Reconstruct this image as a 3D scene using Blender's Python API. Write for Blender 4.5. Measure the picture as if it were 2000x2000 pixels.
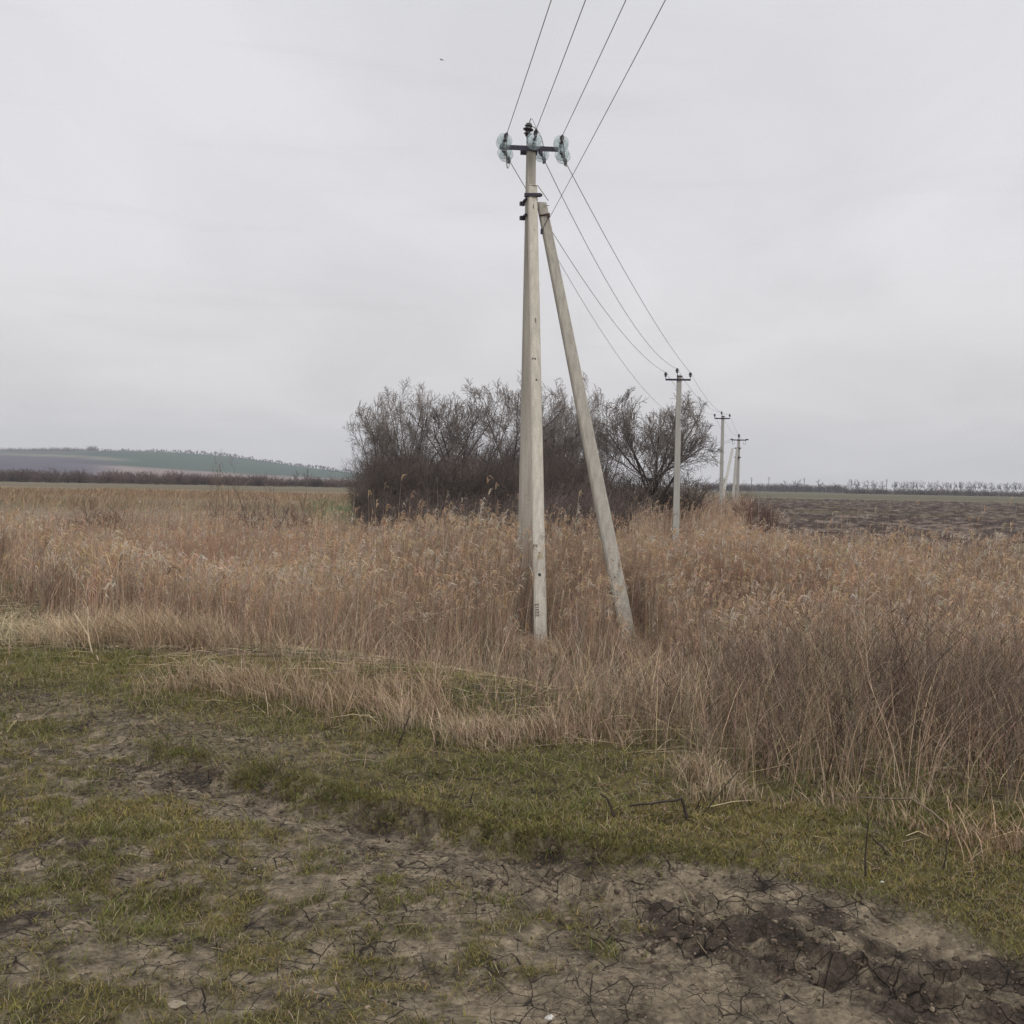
import bpy, math, random
import numpy as np
from mathutils import Vector, Matrix

# ------------------------------------------------------------------ camera, light, exposure
sc = bpy.context.scene
for o in list(bpy.data.objects):
    bpy.data.objects.remove(o)
C = sc.collection
PITCH, ROLL, CAMZ = math.radians(1.52), math.radians(1.0), 1.6
cd = bpy.data.cameras.new('camera')
cd.lens = 36.0; cd.sensor_width = 36.0; cd.clip_start = 0.05; cd.clip_end = 20000
cam = bpy.data.objects.new('camera', cd); C.objects.link(cam)
camM = Matrix.Rotation(math.pi/2 - PITCH, 4, 'X') @ Matrix.Rotation(ROLL, 4, 'Z')
camM.translation = (0, 0, CAMZ)
cam.matrix_world = camM
sc.camera = cam
R3 = np.array([[camM[i][j] for j in range(3)] for i in range(3)])

def at(px, py, Y):
    """point of the place seen at (px,py) of the 2000-px photo at the distance Y"""
    d = R3 @ np.array([(px-1000)/2000.0, (1000-py)/2000.0, -1.0])
    k = Y / d[1]
    return np.array([d[0]*k, Y, CAMZ + d[2]*k])

sc.view_settings.view_transform = 'Standard'
sc.view_settings.look = 'None'
sc.view_settings.exposure = 0.0
sc.view_settings.gamma = 1.0
sc.view_settings.use_curve_mapping = False
sc.render.engine = 'CYCLES'
sc.cycles.volume_step_rate = 10
sc.cycles.volume_bounces = 0
sc.cycles.use_denoising = True
sc.cycles.denoising_prefilter = 'NONE'
sc.cycles.max_bounces = 5
sc.cycles.diffuse_bounces = 3
sc.cycles.transparent_max_bounces = 24

SUN_EL, SUN_AZ = math.radians(42), math.radians(155)      # behind the camera, a little to the right
w = bpy.data.worlds.new('World'); sc.world = w; w.use_nodes = True
nt = w.node_tree; nt.nodes.clear()
def N(t, **k):
    n = nt.nodes.new(t)
    for a, b in k.items(): setattr(n, a, b)
    return n
out = N('ShaderNodeOutputWorld'); bg = N('ShaderNodeBackground')
sky = N('ShaderNodeTexSky', sky_type='NISHITA', sun_disc=False, sun_elevation=SUN_EL, sun_rotation=SUN_AZ)
tc = N('ShaderNodeTexCoord'); sep = N('ShaderNodeSeparateXYZ')
nt.links.new(tc.outputs['Generated'], sep.inputs[0])
ramp = N('ShaderNodeValToRGB'); e = ramp.color_ramp.elements
e[0].position = 0.0; e[0].color = (0.69, 0.672, 0.672, 1)
e[1].position = 1.0; e[1].color = (1.75, 1.74, 1.76, 1)
for p, c in ((0.12, (0.725, 0.706, 0.711, 1)), (0.25, (0.745, 0.728, 0.748, 1)), (0.46, (0.725, 0.725, 0.75, 1)), (0.7, (1.25, 1.24, 1.26, 1))):
    q = e.new(p); q.color = c
nt.links.new(sep.outputs['Z'], ramp.inputs[0])
# cloud layer: direction projected on a high plane so the banks flatten towards the horizon
addz = N('ShaderNodeMath', operation='ADD'); addz.inputs[1].default_value = 0.16
nt.links.new(sep.outputs['Z'], addz.inputs[0])
dv = N('ShaderNodeVectorMath', operation='DIVIDE'); cmb = N('ShaderNodeCombineXYZ')
for i in range(3): nt.links.new(addz.outputs[0], cmb.inputs[i])
nt.links.new(tc.outputs['Generated'], dv.inputs[0]); nt.links.new(cmb.outputs[0], dv.inputs[1])
mp = N('ShaderNodeMapping'); mp.inputs['Scale'].default_value = (0.9, 0.55, 1.0); mp.inputs['Location'].default_value = (1.3, 0.4, 0.0)
mp.inputs['Rotation'].default_value = (0, 0, 0.5)
nt.links.new(dv.outputs[0], mp.inputs[0])
nz = N('ShaderNodeTexNoise'); nz.inputs['Scale'].default_value = 1.5; nz.inputs['Detail'].default_value = 5; nz.inputs['Roughness'].default_value = 0.5; nz.inputs['Distortion'].default_value = 0.5
nt.links.new(mp.outputs[0], nz.inputs['Vector'])
cr = N('ShaderNodeMapRange'); cr.inputs[1].default_value = 0.35; cr.inputs[2].default_value = 0.65; cr.inputs[3].default_value = 1.0; cr.inputs[4].default_value = 1.13
nt.links.new(nz.outputs[0], cr.inputs[0])
mp2 = N('ShaderNodeMapping'); mp2.inputs['Scale'].default_value = (1.6, 1.6, 16.0); mp2.inputs['Rotation'].default_value = (0.0, 0.10, 0.0)
nt.links.new(tc.outputs['Generated'], mp2.inputs[0])
nz2 = N('ShaderNodeTexNoise'); nz2.inputs['Scale'].default_value = 2.2; nz2.inputs['Detail'].default_value = 4; nz2.inputs['Roughness'].default_value = 0.55
nt.links.new(mp2.outputs[0], nz2.inputs['Vector'])
cr2 = N('ShaderNodeMapRange'); cr2.inputs[1].default_value = 0.58; cr2.inputs[2].default_value = 0.72; cr2.inputs[3].default_value = 1.0; cr2.inputs[4].default_value = 0.962
nt.links.new(nz2.outputs[0], cr2.inputs[0])
mst = N('ShaderNodeMath', operation='MULTIPLY'); nt.links.new(cr.outputs[0], mst.inputs[0]); nt.links.new(cr2.outputs[0], mst.inputs[1])
mul = N('ShaderNodeVectorMath', operation='SCALE')
nt.links.new(ramp.outputs[0], mul.inputs[0]); nt.links.new(mst.outputs[0], mul.inputs['Scale'])
sks = N('ShaderNodeVectorMath', operation='SCALE'); sks.inputs['Scale'].default_value = 0.06
nt.links.new(sky.outputs[0], sks.inputs[0])
mx = N('ShaderNodeMix', data_type='RGBA'); mx.inputs[0].default_value = 0.94
nt.links.new(sks.outputs[0], mx.inputs[6]); nt.links.new(mul.outputs[0], mx.inputs[7])
nt.links.new(mx.outputs[2], bg.inputs['Color']); bg.inputs['Strength'].default_value = 1.0
nt.links.new(bg.outputs[0], out.inputs[0])

sl = bpy.data.lights.new('sun', 'SUN'); sl.energy = 1.1; sl.angle = math.radians(25); sl.color = (1.0, 0.95, 0.88)
so = bpy.data.objects.new('sun', sl); C.objects.link(so)
sd = Vector((math.sin(SUN_AZ)*math.cos(SUN_EL), math.cos(SUN_AZ)*math.cos(SUN_EL), math.sin(SUN_EL)))
so.rotation_euler = sd.to_track_quat('Z', 'Y').to_euler(); so.location = (20, -40, 60)

# ------------------------------------------------------------------ helpers
rng = np.random.default_rng(7)

def tag(o, label=None, cat=None, group=None, kind=None):
    if label: o['label'] = label
    if cat: o['category'] = cat
    if group: o['group'] = group
    if kind: o['kind'] = kind
    return o

def empty(name, loc, label, cat, group=None):
    o = bpy.data.objects.new(name, None); C.objects.link(o)
    o.location = tuple(float(v) for v in loc); o.empty_display_size = 0.2
    return tag(o, label, cat, group)

def np_mesh(name, V, F, col=None, smooth=False):
    """V (n,3); F (m,4) or (m,3) int array; col (n,3) per vertex"""
    V = np.ascontiguousarray(V, dtype=np.float32); F = np.ascontiguousarray(F, dtype=np.int32)
    k = F.shape[1]; m = len(F)
    me = bpy.data.meshes.new(name)
    me.vertices.add(len(V)); me.vertices.foreach_set('co', V.ravel())
    me.loops.add(m*k); me.loops.foreach_set('vertex_index', F.ravel())
    me.polygons.add(m); me.polygons.foreach_set('loop_start', np.arange(0, m*k, k, dtype=np.int32))
    me.polygons.foreach_set('use_smooth', np.full(m, smooth, dtype=bool))
    me.update(calc_edges=True)
    if col is not None:
        ca = me.color_attributes.new('Col', 'FLOAT_COLOR', 'POINT')
        c4 = np.ones((len(V), 4), dtype=np.float32); c4[:, :3] = col
        ca.data.foreach_set('color', c4.ravel())
    return me

def obj(name, me, mat, parent=None, loc=None):
    o = bpy.data.objects.new(name, me); C.objects.link(o)
    if mat is not None and len(me.materials) == 0: me.materials.append(mat)
    if parent: o.parent = parent
    if loc is not None: o.location = tuple(float(v) for v in loc)
    return o

class Geo:
    """collects quads / tris (tris stored as degenerate-free separate list) into one mesh"""
    def __init__(s): s.v = []; s.f = []
    def add(s, vs, fs):
        b = len(s.v); s.v += [tuple(float(c) for c in p) for p in vs]; s.f += [tuple(b+i for i in f) for f in fs]
    def box(s, c, half, M=None):
        M = M if M is not None else np.eye(3)
        vs = [np.array(c) + M @ (np.array([x, y, z])*np.array(half)) for z in (-1, 1) for y in (-1, 1) for x in (-1, 1)]
        s.add(vs, [(0, 2, 3, 1), (4, 5, 7, 6), (0, 1, 5, 4), (2, 6, 7, 3), (0, 4, 6, 2), (1, 3, 7, 5)])
    def tube(s, pts, r, n=6, cap=True):
        pts = [np.array(p, float) for p in pts]; rr = r if hasattr(r, '__len__') else [r]*len(pts)
        vs = []; u = None
        for i, p in enumerate(pts):
            t = pts[min(i+1, len(pts)-1)] - pts[max(i-1, 0)]; t /= max(np.linalg.norm(t), 1e-9)
            if u is None:
                ref = np.array([0, 0, 1.]) if abs(t[2]) < .8 else np.array([1., 0, 0])
                u = np.cross(t, ref)
            u = u - t*np.dot(u, t); u /= np.linalg.norm(u); v = np.cross(t, u)
            vs += [p + rr[i]*(math.cos(2*math.pi*k/n)*u + math.sin(2*math.pi*k/n)*v) for k in range(n)]
        fs = [(i*n+k, i*n+(k+1) % n, (i+1)*n+(k+1) % n, (i+1)*n+k) for i in range(len(pts)-1) for k in range(n)]
        if cap: fs += [tuple(range(n))[::-1], tuple((len(pts)-1)*n+k for k in range(n))]
        s.add(vs, fs)
    def lathe(s, p0, axis, prof, n=24):
        """prof list of (radius, distance along axis)"""
        a = np.array(axis, float); a /= np.linalg.norm(a)
        ref = np.array([0, 0, 1.]) if abs(a[2]) < .8 else np.array([1., 0, 0])
        u = np.cross(a, ref); u /= np.linalg.norm(u); v = np.cross(a, u)
        vs = [np.array(p0) + a*h + max(r, 1e-4)*(math.cos(2*math.pi*k/n)*u + math.sin(2*math.pi*k/n)*v) for r, h in prof for k in range(n)]
        fs = [(i*n+k, i*n+(k+1) % n, (i+1)*n+(k+1) % n, (i+1)*n+k) for i in range(len(prof)-1) for k in range(n)]
        s.add(vs, fs)
    def build(s, name, mat, parent=None, smooth=False, origin=None):
        o0 = np.array(parent.location) if parent is not None and origin is None else (np.array(origin) if origin is not None else np.zeros(3))
        me = bpy.data.meshes.new(name)
        me.from_pydata([tuple(np.array(p)-o0) for p in s.v], [], s.f); me.update()
        if smooth:
            for p in me.polygons: p.use_smooth = True
        return obj(name, me, mat, parent, None if parent is not None else o0)

def tubes(P, R, sides=3):
    """vectorised: P (N,K,3), R (N,K) -> verts, quads"""
    Nn, K, _ = P.shape
    T = np.gradient(P, axis=1); T /= np.maximum(np.linalg.norm(T, axis=2, keepdims=True), 1e-9)
    mT = T.mean(axis=1); ref = np.where(np.abs(mT[:, 2:3]) > .75, np.array([[1., .3, 0]]), np.array([[0, 0, 1.]]))
    U = np.cross(T, ref[:, None, :]); U /= np.maximum(np.linalg.norm(U, axis=2, keepdims=True), 1e-9)
    W = np.cross(T, U)
    a = np.arange(sides)*2*math.pi/sides
    V = P[:, :, None, :] + R[:, :, None, None]*(np.cos(a)[None, None, :, None]*U[:, :, None, :] + np.sin(a)[None, None, :, None]*W[:, :, None, :])
    idx = np.arange(Nn*K*sides).reshape(Nn, K, sides)
    nx = np.roll(idx, -1, axis=2)
    F = np.stack([idx[:, :-1], nx[:, :-1], nx[:, 1:], idx[:, 1:]], axis=-1).reshape(-1, 4)
    return V.reshape(-1, 3), F, K*sides

def ribbons(P, Wd, D):
    """P (N,K,3) centre lines, Wd (N,K) half widths, D (N,3) width direction"""
    Nn, K, _ = P.shape
    V = np.stack([P - Wd[..., None]*D[:, None, :], P + Wd[..., None]*D[:, None, :]], axis=2)
    idx = np.arange(Nn*K*2).reshape(Nn, K, 2)
    F = np.stack([idx[:, :-1, 0], idx[:, :-1, 1], idx[:, 1:, 1], idx[:, 1:, 0]], axis=-1).reshape(-1, 4)
    return V.reshape(-1, 3), F, K*2

class Stuff:
    def __init__(s): s.V = []; s.F = []; s.C = []; s.n = 0
    def put(s, res, col):
        V, F, per = res
        s.V.append(V); s.F.append(F + s.n); s.n += len(V)
        s.C.append(np.repeat(col, per, axis=0))
    def build(s, name, mat, label, cat):
        me = np_mesh(name, np.concatenate(s.V), np.concatenate(s.F), np.concatenate(s.C))
        return tag(obj(name, me, mat), label, cat, None, 'stuff')

def sstep(a, b, x):
    t = np.clip((x-a)/(b-a), 0, 1); return t*t*(3-2*t)

def _h(ix, iy, seed):
    n = (ix.astype(np.int64)*374761393 + iy.astype(np.int64)*668265263 + seed*1442695041) & 0x7fffffff
    n = ((n ^ (n >> 13))*1274126177) & 0x7fffffff
    return ((n ^ (n >> 16)) & 0xffff)/65535.0

def vn(x, y, seed=0):
    ix = np.floor(x); iy = np.floor(y); fx = x-ix; fy = y-iy
    fx = fx*fx*(3-2*fx); fy = fy*fy*(3-2*fy)
    a = _h(ix, iy, seed); b = _h(ix+1, iy, seed); c = _h(ix, iy+1, seed); d = _h(ix+1, iy+1, seed)
    return (a*(1-fx)+b*fx)*(1-fy) + (c*(1-fx)+d*fx)*fy

def fbm(x, y, sc_, oct_=4, seed=0, gain=.5):
    t = 0; a = 1; s_ = 0; f = 1/sc_
    for i in range(oct_):
        t = t + a*vn(x*f+17.3*i, y*f-9.1*i, seed+i*13); s_ += a; a *= gain; f *= 2.03
    return t/s_

# ------------------------------------------------------------------ the lie of the land
def edge_s(x):  # where the tall vegetation starts, as distance from the track
    return 5.85 - .25*np.exp(-((x-.4)/.7)**2) - .55*sstep(.6, 1.5, x) + np.maximum(0, -x-4.6)*0.82

def ST(x, y): return .54*x + .84*y, .84*x - .54*y + 2.4   # across / along the track

def bank_edge(t): return 3.85 + .12*sstep(.3, 1.2, t) + .10*np.sin(t*1.7+.6) + .22*(vn(t*1.3, t*0+3.1, 5)-.5) + .10*(vn(t*5., t*0+1.7, 6)-.5)

def zt(x, y):
    x = np.asarray(x, float); y = np.asarray(y, float)
    s, t = ST(x, y)
    q = s - edge_s(x)
    z = -1.1*sstep(.2, np.interp(x, [-9, -5], [4.2, 6.6]), q)
    z = z - .8*sstep(18, 33, y)*(1-sstep(50, 74, y))
    near = 1 - sstep(9, 14, np.hypot(x, y))
    be = bank_edge(t)
    steep = sstep(-2.3, -1.5, t)*(1-sstep(-.1, .9, t)); sb = s-be+.26*(fbm(x, y, .13, 4, 17, .6)-.5)
    z = z + near*(.05*steep*sstep(-.04, .05, sb)*(.55+.9*fbm(x, y, .25, 2, 19)) + .06*(1-steep)*sstep(-.30, .35, sb))
    z = z - near*(.04*(.25+.75*steep)*np.exp(-((s-be+.20)/.14)**2) - .06*steep*(fbm(x, y, .05, 3, 29, .65)-.5)*np.exp(-((s-be)/.16)**2))
    z = z + near*.07*(fbm(x, y, 1.3, 3, 11)-.5)
    mud = (1-sstep(-.15, .1, s-be))
    churn = mud*sstep(-.5, .5, t)*np.exp(-((s-3.52)/.34)**2)
    z = z + near*churn*(.13*(np.abs(fbm(t*.6, s*1.3, .26, 4, 21, .55)-.5)*2-.18) + .085*(fbm(t, s, .075, 3, 23, .6)-.5))
    z = z + near*mud*(.034*(fbm(x, y, .16, 3, 31)-.5) + .016*(fbm(x, y, .045, 3, 33, .6)-.5))
    z = z + near*(1-mud)*(.045*(fbm(x, y, .12, 3, 41)-.5) + .022*(fbm(x, y, .04, 3, 43, .6)-.5))
    # wheel ruts along the track
    for sr in (2.55, 1.2):
        z = z - near*.035*np.exp(-((s-sr-.12*np.sin(t*.9))/.17)**2)
    return z

def gz(x, y): return float(zt(np.array([x]), np.array([y]))[0])

def green_mask(x, y):
    """0 bare soil .. 1 dense short grass"""
    s, t = ST(x, y); be = bank_edge(t)
    n1 = fbm(x, y, .42, 4, 51, .6); n2 = fbm(x, y, .09, 3, 61, .65)
    n = .48*n1 + .52*n2
    onbank = sstep(-.05, .12, s-be)
    bb = np.maximum(.28*sstep(.3, 1.2, t)*sstep(2.3, 2.9, s), .20*np.exp(-((s-3.58)/.24)**2)*sstep(-2.6, -1.6, t))
    bare = np.clip((n-.425-bb)*6, 0, 1)
    bankg = np.clip((n-.24)*6, 0, 1)
    # pale worn strip on the left of the bank
    worn = np.exp(-((s-4.15)/.30)**2)*sstep(.9, 2.0, -t)
    return np.clip(bare*(1-onbank) + bankg*onbank*(1-.75*worn), 0, 1)

# ------------------------------------------------------------------ materials
def new_mat(name):
    m = bpy.data.materials.new(name); m.use_nodes = True
    n = m.node_tree.nodes; l = m.node_tree.links
    b = n['Principled BSDF']; b.inputs['Roughness'].default_value = .85
    b.inputs['Specular IOR Level'].default_value = .2
    return m, n, l, b

def attr_mat(name, rough=.8, spec=.15, mul_=1.0, scale=0, amt=.3, trans=0.0):
    m, n, l, b = new_mat(name)
    a = n.new('ShaderNodeAttribute'); a.attribute_name = 'Col'
    src = a.outputs['Color']
    if scale:
        t = n.new('ShaderNodeTexNoise'); t.inputs['Scale'].default_value = scale; t.inputs['Detail'].default_value = 4
        g = n.new('ShaderNodeNewGeometry'); l.new(g.outputs['Position'], t.inputs['Vector'])
        r = n.new('ShaderNodeMapRange'); r.inputs[1].default_value = .3; r.inputs[2].default_value = .7; r.inputs[3].default_value = 1-amt; r.inputs[4].default_value = 1+amt
        l.new(t.outputs[0], r.inputs[0])
        s_ = n.new('ShaderNodeVectorMath'); s_.operation = 'SCALE'; l.new(src, s_.inputs[0]); l.new(r.outputs[0], s_.inputs['Scale']); src = s_.outputs[0]
    l.new(src, b.inputs['Base Color']); b.inputs['Roughness'].default_value = rough; b.inputs['Specular IOR Level'].default_value = spec
    if trans:
        tr = n.new('ShaderNodeBsdfTranslucent'); l.new(src, tr.inputs[0]); mi = n.new('ShaderNodeMixShader'); mi.inputs[0].default_value = trans
        o_ = n['Material Output']; l.new(b.outputs[0], mi.inputs[1]); l.new(tr.outputs[0], mi.inputs[2]); l.new(mi.outputs[0], o_.inputs[0])
    return m

def solid(name, col, rough=.8, metal=0, spec=.2, vary=0.0, nscale=8, bump=0.0, objvar=0.0, col2=None):
    m, n, l, b = new_mat(name)
    b.inputs['Roughness'].default_value = rough; b.inputs['Metallic'].default_value = metal; b.inputs['Specular IOR Level'].default_value = spec
    t = n.new('ShaderNodeTexNoise'); t.inputs['Scale'].default_value = nscale; t.inputs['Detail'].default_value = 6; t.inputs['Roughness'].default_value = .65
    g = n.new('ShaderNodeNewGeometry'); l.new(g.outputs['Position'], t.inputs['Vector'])
    mi = n.new('ShaderNodeMix'); mi.data_type = 'RGBA'
    c2 = col2 if col2 else tuple(c*(1-vary) for c in col)
    c1 = col if col2 else tuple(c*(1+vary) for c in col)
    mi.inputs[6].default_value = (*c1, 1); mi.inputs[7].default_value = (*c2, 1)
    r = n.new('ShaderNodeMapRange'); r.inputs[1].default_value = .35; r.inputs[2].default_value = .65
    l.new(t.outputs[0], r.inputs[0]); l.new(r.outputs[0], mi.inputs[0])
    src = mi.outputs[2]
    if objvar:
        oi = n.new('ShaderNodeObjectInfo'); rr = n.new('ShaderNodeMapRange'); rr.inputs[3].default_value = 1-objvar; rr.inputs[4].default_value = 1+objvar
        l.new(oi.outputs['Random'], rr.inputs[0]); s_ = n.new('ShaderNodeVectorMath'); s_.operation = 'SCALE'
        l.new(src, s_.inputs[0]); l.new(rr.outputs[0], s_.inputs['Scale']); src = s_.outputs[0]
    l.new(src, b.inputs['Base Color'])
    if bump:
        bp = n.new('ShaderNodeBump'); bp.inputs['Distance'].default_value = bump; bp.inputs['Strength'].default_value = .8
        l.new(t.outputs[0], bp.inputs['Height']); l.new(bp.outputs[0], b.inputs['Normal'])
    return m

def concrete_mat(name, base, dark):
    m, n, l, b = new_mat(name)
    g = n.new('ShaderNodeNewGeometry')
    t1 = n.new('ShaderNodeTexNoise'); t1.inputs['Scale'].default_value = 2.2; t1.inputs['Detail'].default_value = 6; t1.inputs['Roughness'].default_value = .6
    mp_ = n.new('ShaderNodeMapping'); mp_.inputs['Scale'].default_value = (7.0, 7.0, .35)
    l.new(g.outputs['Position'], mp_.inputs[0]); l.new(mp_.outputs[0], t1.inputs['Vector'])
    t2 = n.new('ShaderNodeTexNoise'); t2.inputs['Scale'].default_value = 60; t2.inputs['Detail'].default_value = 3
    l.new(g.outputs['Position'], t2.inputs['Vector'])
    v = n.new('ShaderNodeTexVoronoi'); v.inputs['Scale'].default_value = 14; v.inputs['Randomness'].default_value = 1
    l.new(g.outputs['Position'], v.inputs['Vector'])
    pit = n.new('ShaderNodeMapRange'); pit.inputs[1].default_value = .03; pit.inputs[2].default_value = .11; pit.inputs[3].default_value = .62; pit.inputs[4].default_value = 1.0
    l.new(v.outputs['Distance'], pit.inputs[0])
    r1 = n.new('ShaderNodeMapRange'); r1.inputs[1].default_value = .35; r1.inputs[2].default_value = .68
    l.new(t1.outputs[0], r1.inputs[0])
    mi = n.new('ShaderNodeMix'); mi.data_type = 'RGBA'; mi.inputs[6].default_value = (*base, 1); mi.inputs[7].default_value = (*dark, 1)
    l.new(r1.outputs[0], mi.inputs[0])
    r2 = n.new('ShaderNodeMapRange'); r2.inputs[1].default_value = .3; r2.inputs[2].default_value = .7; r2.inputs[3].default_value = .86; r2.inputs[4].default_value = 1.1
    l.new(t2.outputs[0], r2.inputs[0])
    mm = n.new('ShaderNodeMath'); mm.operation = 'MULTIPLY'; l.new(r2.outputs[0], mm.inputs[0]); l.new(pit.outputs[0], mm.inputs[1])
    s_ = n.new('ShaderNodeVectorMath'); s_.operation = 'SCALE'; l.new(mi.outputs[2], s_.inputs[0]); l.new(mm.outputs[0], s_.inputs['Scale'])
    l.new(s_.outputs[0], b.inputs['Base Color'])
    bp = n.new('ShaderNodeBump'); bp.inputs['Distance'].default_value = .004; bp.inputs['Strength'].default_value = .9
    l.new(mm.outputs[0], bp.inputs['Height']); l.new(bp.outputs[0], b.inputs['Normal'])
    b.inputs['Roughness'].default_value = .9
    return m

M_conc = concrete_mat('weathered_concrete', (.43, .405, .355), (.30, .28, .245))
M_conc_pale = concrete_mat('pale_sandy_concrete', (.57, .54, .465), (.42, .395, .34))
M_conc_far = concrete_mat('pale_concrete', (.42, .41, .38), (.35, .34, .32))
M_steel = solid('dark_painted_steel', (.042, .037, .055), .55, .3, .4, .25)
M_rust = solid('rusty_steel', (.10, .062, .05), .8, .1, .2, .35, 20)
M_galv = solid('galvanised_fittings', (.13, .13, .15), .6, .4, .3, .2)
M_wire = solid('aluminium_conductor', (.33, .33, .34), .6, .1, .4, .1)
M_pin = solid('dark_glazed_porcelain', (.035, .03, .035), .25, 0, .5, .2)
M_rebar = solid('weathered_rebar', (.27, .25, .23), .7, .2, .3, .2)
M_mark = solid('black_paint_and_hole_shade', (.07, .065, .06), .9, 0, .1, .4, 60)
def glass_mat():
    m, n, l, b = new_mat('greenish_insulator_glass')
    o_ = n['Material Output']
    tr = n.new('ShaderNodeBsdfTransparent'); tr.inputs[0].default_value = (.945, .965, .96, 1)
    b.inputs['Base Color'].default_value = (.38, .45, .46, 1); b.inputs['Roughness'].default_value = .12; b.inputs['Specular IOR Level'].default_value = .6
    lw = n.new('ShaderNodeLayerWeight'); lw.inputs[0].default_value = .35
    r = n.new('ShaderNodeMapRange'); r.inputs[1].default_value = .2; r.inputs[2].default_value = .8; r.inputs[3].default_value = .2; r.inputs[4].default_value = 1.0
    l.new(lw.outputs['Facing'], r.inputs[0])
    mi = n.new('ShaderNodeMixShader'); l.new(r.outputs[0], mi.inputs[0]); l.new(tr.outputs[0], mi.inputs[1]); l.new(b.outputs[0], mi.inputs[2]); l.new(mi.outputs[0], o_.inputs[0])
    return m
M_glass = glass_mat()
M_bark = solid('bare_bark', (.105, .09, .082), .9, 0, .1, .25, 3, 0, .15)
M_twig = solid('bare_twigs', (.19, .165, .15), .9, 0, .1, .2, 1.5, 0, .15)
M_thick = solid('thicket_twigs', (.115, .093, .084), .9, 0, .1, .22, .6, 0, .2)
M_redbush = solid('reddish_twigs', (.135, .085, .072), .9, 0, .1, .2, 1.5, 0, .15)
M_sap = solid('sapling_twigs', (.19, .15, .115), .9, 0, .1, .2, 1.5, 0, .15)
M_hedge = solid('far_hedge_twigs', (.12, .088, .078), .95, 0, .05, .25, .08, 0, .25)
M_far = solid('far_tree_twigs', (.125, .11, .105), .95, 0, .05, .15, .05, 0, .12)
M_deadwood = solid('dead_wood', (.05, .04, .034), .85, 0, .15, .3, 30)
M_white = solid('white_scrap', (.45, .44, .41), .6, 0, .3, .15, 40)
M_bird = solid('dark_feathers', (.05, .05, .055), .8, 0, .1, .1)

# ------------------------------------------------------------------ ground: one sheet to the horizon
def growth(start, stop, step, g):
    o = [start]; s_ = step
    while abs(o[-1]) < abs(stop):
        o.append(o[-1] + math.copysign(s_, stop)); s_ *= g
    return o
xs = np.arange(-4.2, 5.0, .012)
xs = np.concatenate([np.array(growth(-4.2, -6000, .02, 1.05))[1:][::-1], xs, np.array(growth(xs[-1], 6000, .02, 1.05))[1:]])
ys = np.arange(2.1, 7.6, .012)
ys = np.concatenate([np.array([-300, -120, -50, -20, -8, -3, 0, 1, 1.6, 1.9]), ys, np.array(growth(ys[-1], 9000, .02, 1.03))[1:]])
X, Y = np.meshgrid(xs, ys); Z = zt(X, Y)
s_, t_ = ST(X, Y); q_ = s_ - edge_s(X); be_ = bank_edge(t_)
G_ = green_mask(X, Y)
n1 = fbm(X, Y, .9, 4, 71, .6)[..., None]; n2 = fbm(X, Y, 25, 4, 81)[..., None]; n3 = fbm(X, Y, .3, 3, 91)[..., None]
def c3(*c): return np.array(c)[None, None, :]
def mixc(a, b, m): return a*(1-m) + b*m
dry = c3(.240, .195, .135); moist = c3(.060, .045, .036)
churn_ = (sstep(-.5, .5, t_)*np.exp(-((s_-3.55)/.32)**2))[..., None]
nf_ = fbm(X, Y, .10, 4, 95, .65)[..., None]
steep_ = (sstep(-2.3, -1.5, t_)*(1-sstep(-.1, .9, t_)))[..., None]
na_ = fbm(t_*.55, s_*1.5, .17, 4, 97, .6)[..., None]
wet = np.clip((n1-.52)*3 + (nf_-.50)*3.6 + .30*churn_ + (na_-.47)*6*churn_ + .55*steep_*np.exp(-((s_-be_+.06)/.12)**2)[..., None] + (.9*np.exp(-((s_-2.78)/.13)**2-((t_+.5)/.38)**2) + .7*np.exp(-((s_-3.35)/.10)**2)*sstep(-2.4, -1.4, t_)*sstep(.42, .55, fbm(t_, s_, .5, 3, 98)))[..., None], 0, 1)*.9
col = mixc(dry, moist, wet)
col = mixc(col, mixc(c3(.066, .058, .022), c3(.135, .115, .045), np.clip((nf_-.35)*3.3, 0, 1)), (G_*.9)[..., None])
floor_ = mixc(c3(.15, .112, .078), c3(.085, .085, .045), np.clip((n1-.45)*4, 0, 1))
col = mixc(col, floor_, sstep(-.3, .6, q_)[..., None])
meadow = mixc(c3(.215, .160, .108), c3(.15, .125, .075), np.clip((n2-.4)*4, 0, 1))
col = mixc(col, meadow, sstep(40, 60, Y)[..., None])
lft = sstep(.12, .06, X/np.maximum(Y, 1))[..., None]
strip = mixc(mixc(c3(.078, .076, .042), c3(.120, .102, .060), lft), c3(.135, .11, .075), np.clip((fbm(X*.15, Y, 40, 3, 5)-.42)*6, 0, 1)[..., None])
col = mixc(col, strip, sstep(260, 290, Y)[..., None])
far_ = mixc(mixc(c3(.080, .078, .045), c3(.098, .092, .056), lft), c3(.11, .09, .062), (sstep(.5, .6, fbm(X*.1, Y, 120, 3, 6)))[..., None])
col = mixc(col, far_, sstep(430, 520, Y)[..., None])
# green winter crop left of the thicket
gp = sstep(-.215, -.19, X/np.maximum(Y, 1))*(1-sstep(-.15, -.12, X/np.maximum(Y, 1)))*sstep(50, 56, Y)*(1-sstep(150, 190, Y))
col = mixc(col, c3(.055, .095, .03), (gp*.9)[..., None])
nyy, nxx = X.shape
idx = np.arange(nyy*nxx).reshape(nyy, nxx)
F = np.stack([idx[:-1, :-1], idx[:-1, 1:], idx[1:, 1:], idx[1:, :-1]], -1).reshape(-1, 4)
gme = np_mesh('ground', np.stack([X, Y, Z], -1).reshape(-1, 3), F, col.reshape(-1, 3), True)
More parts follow.
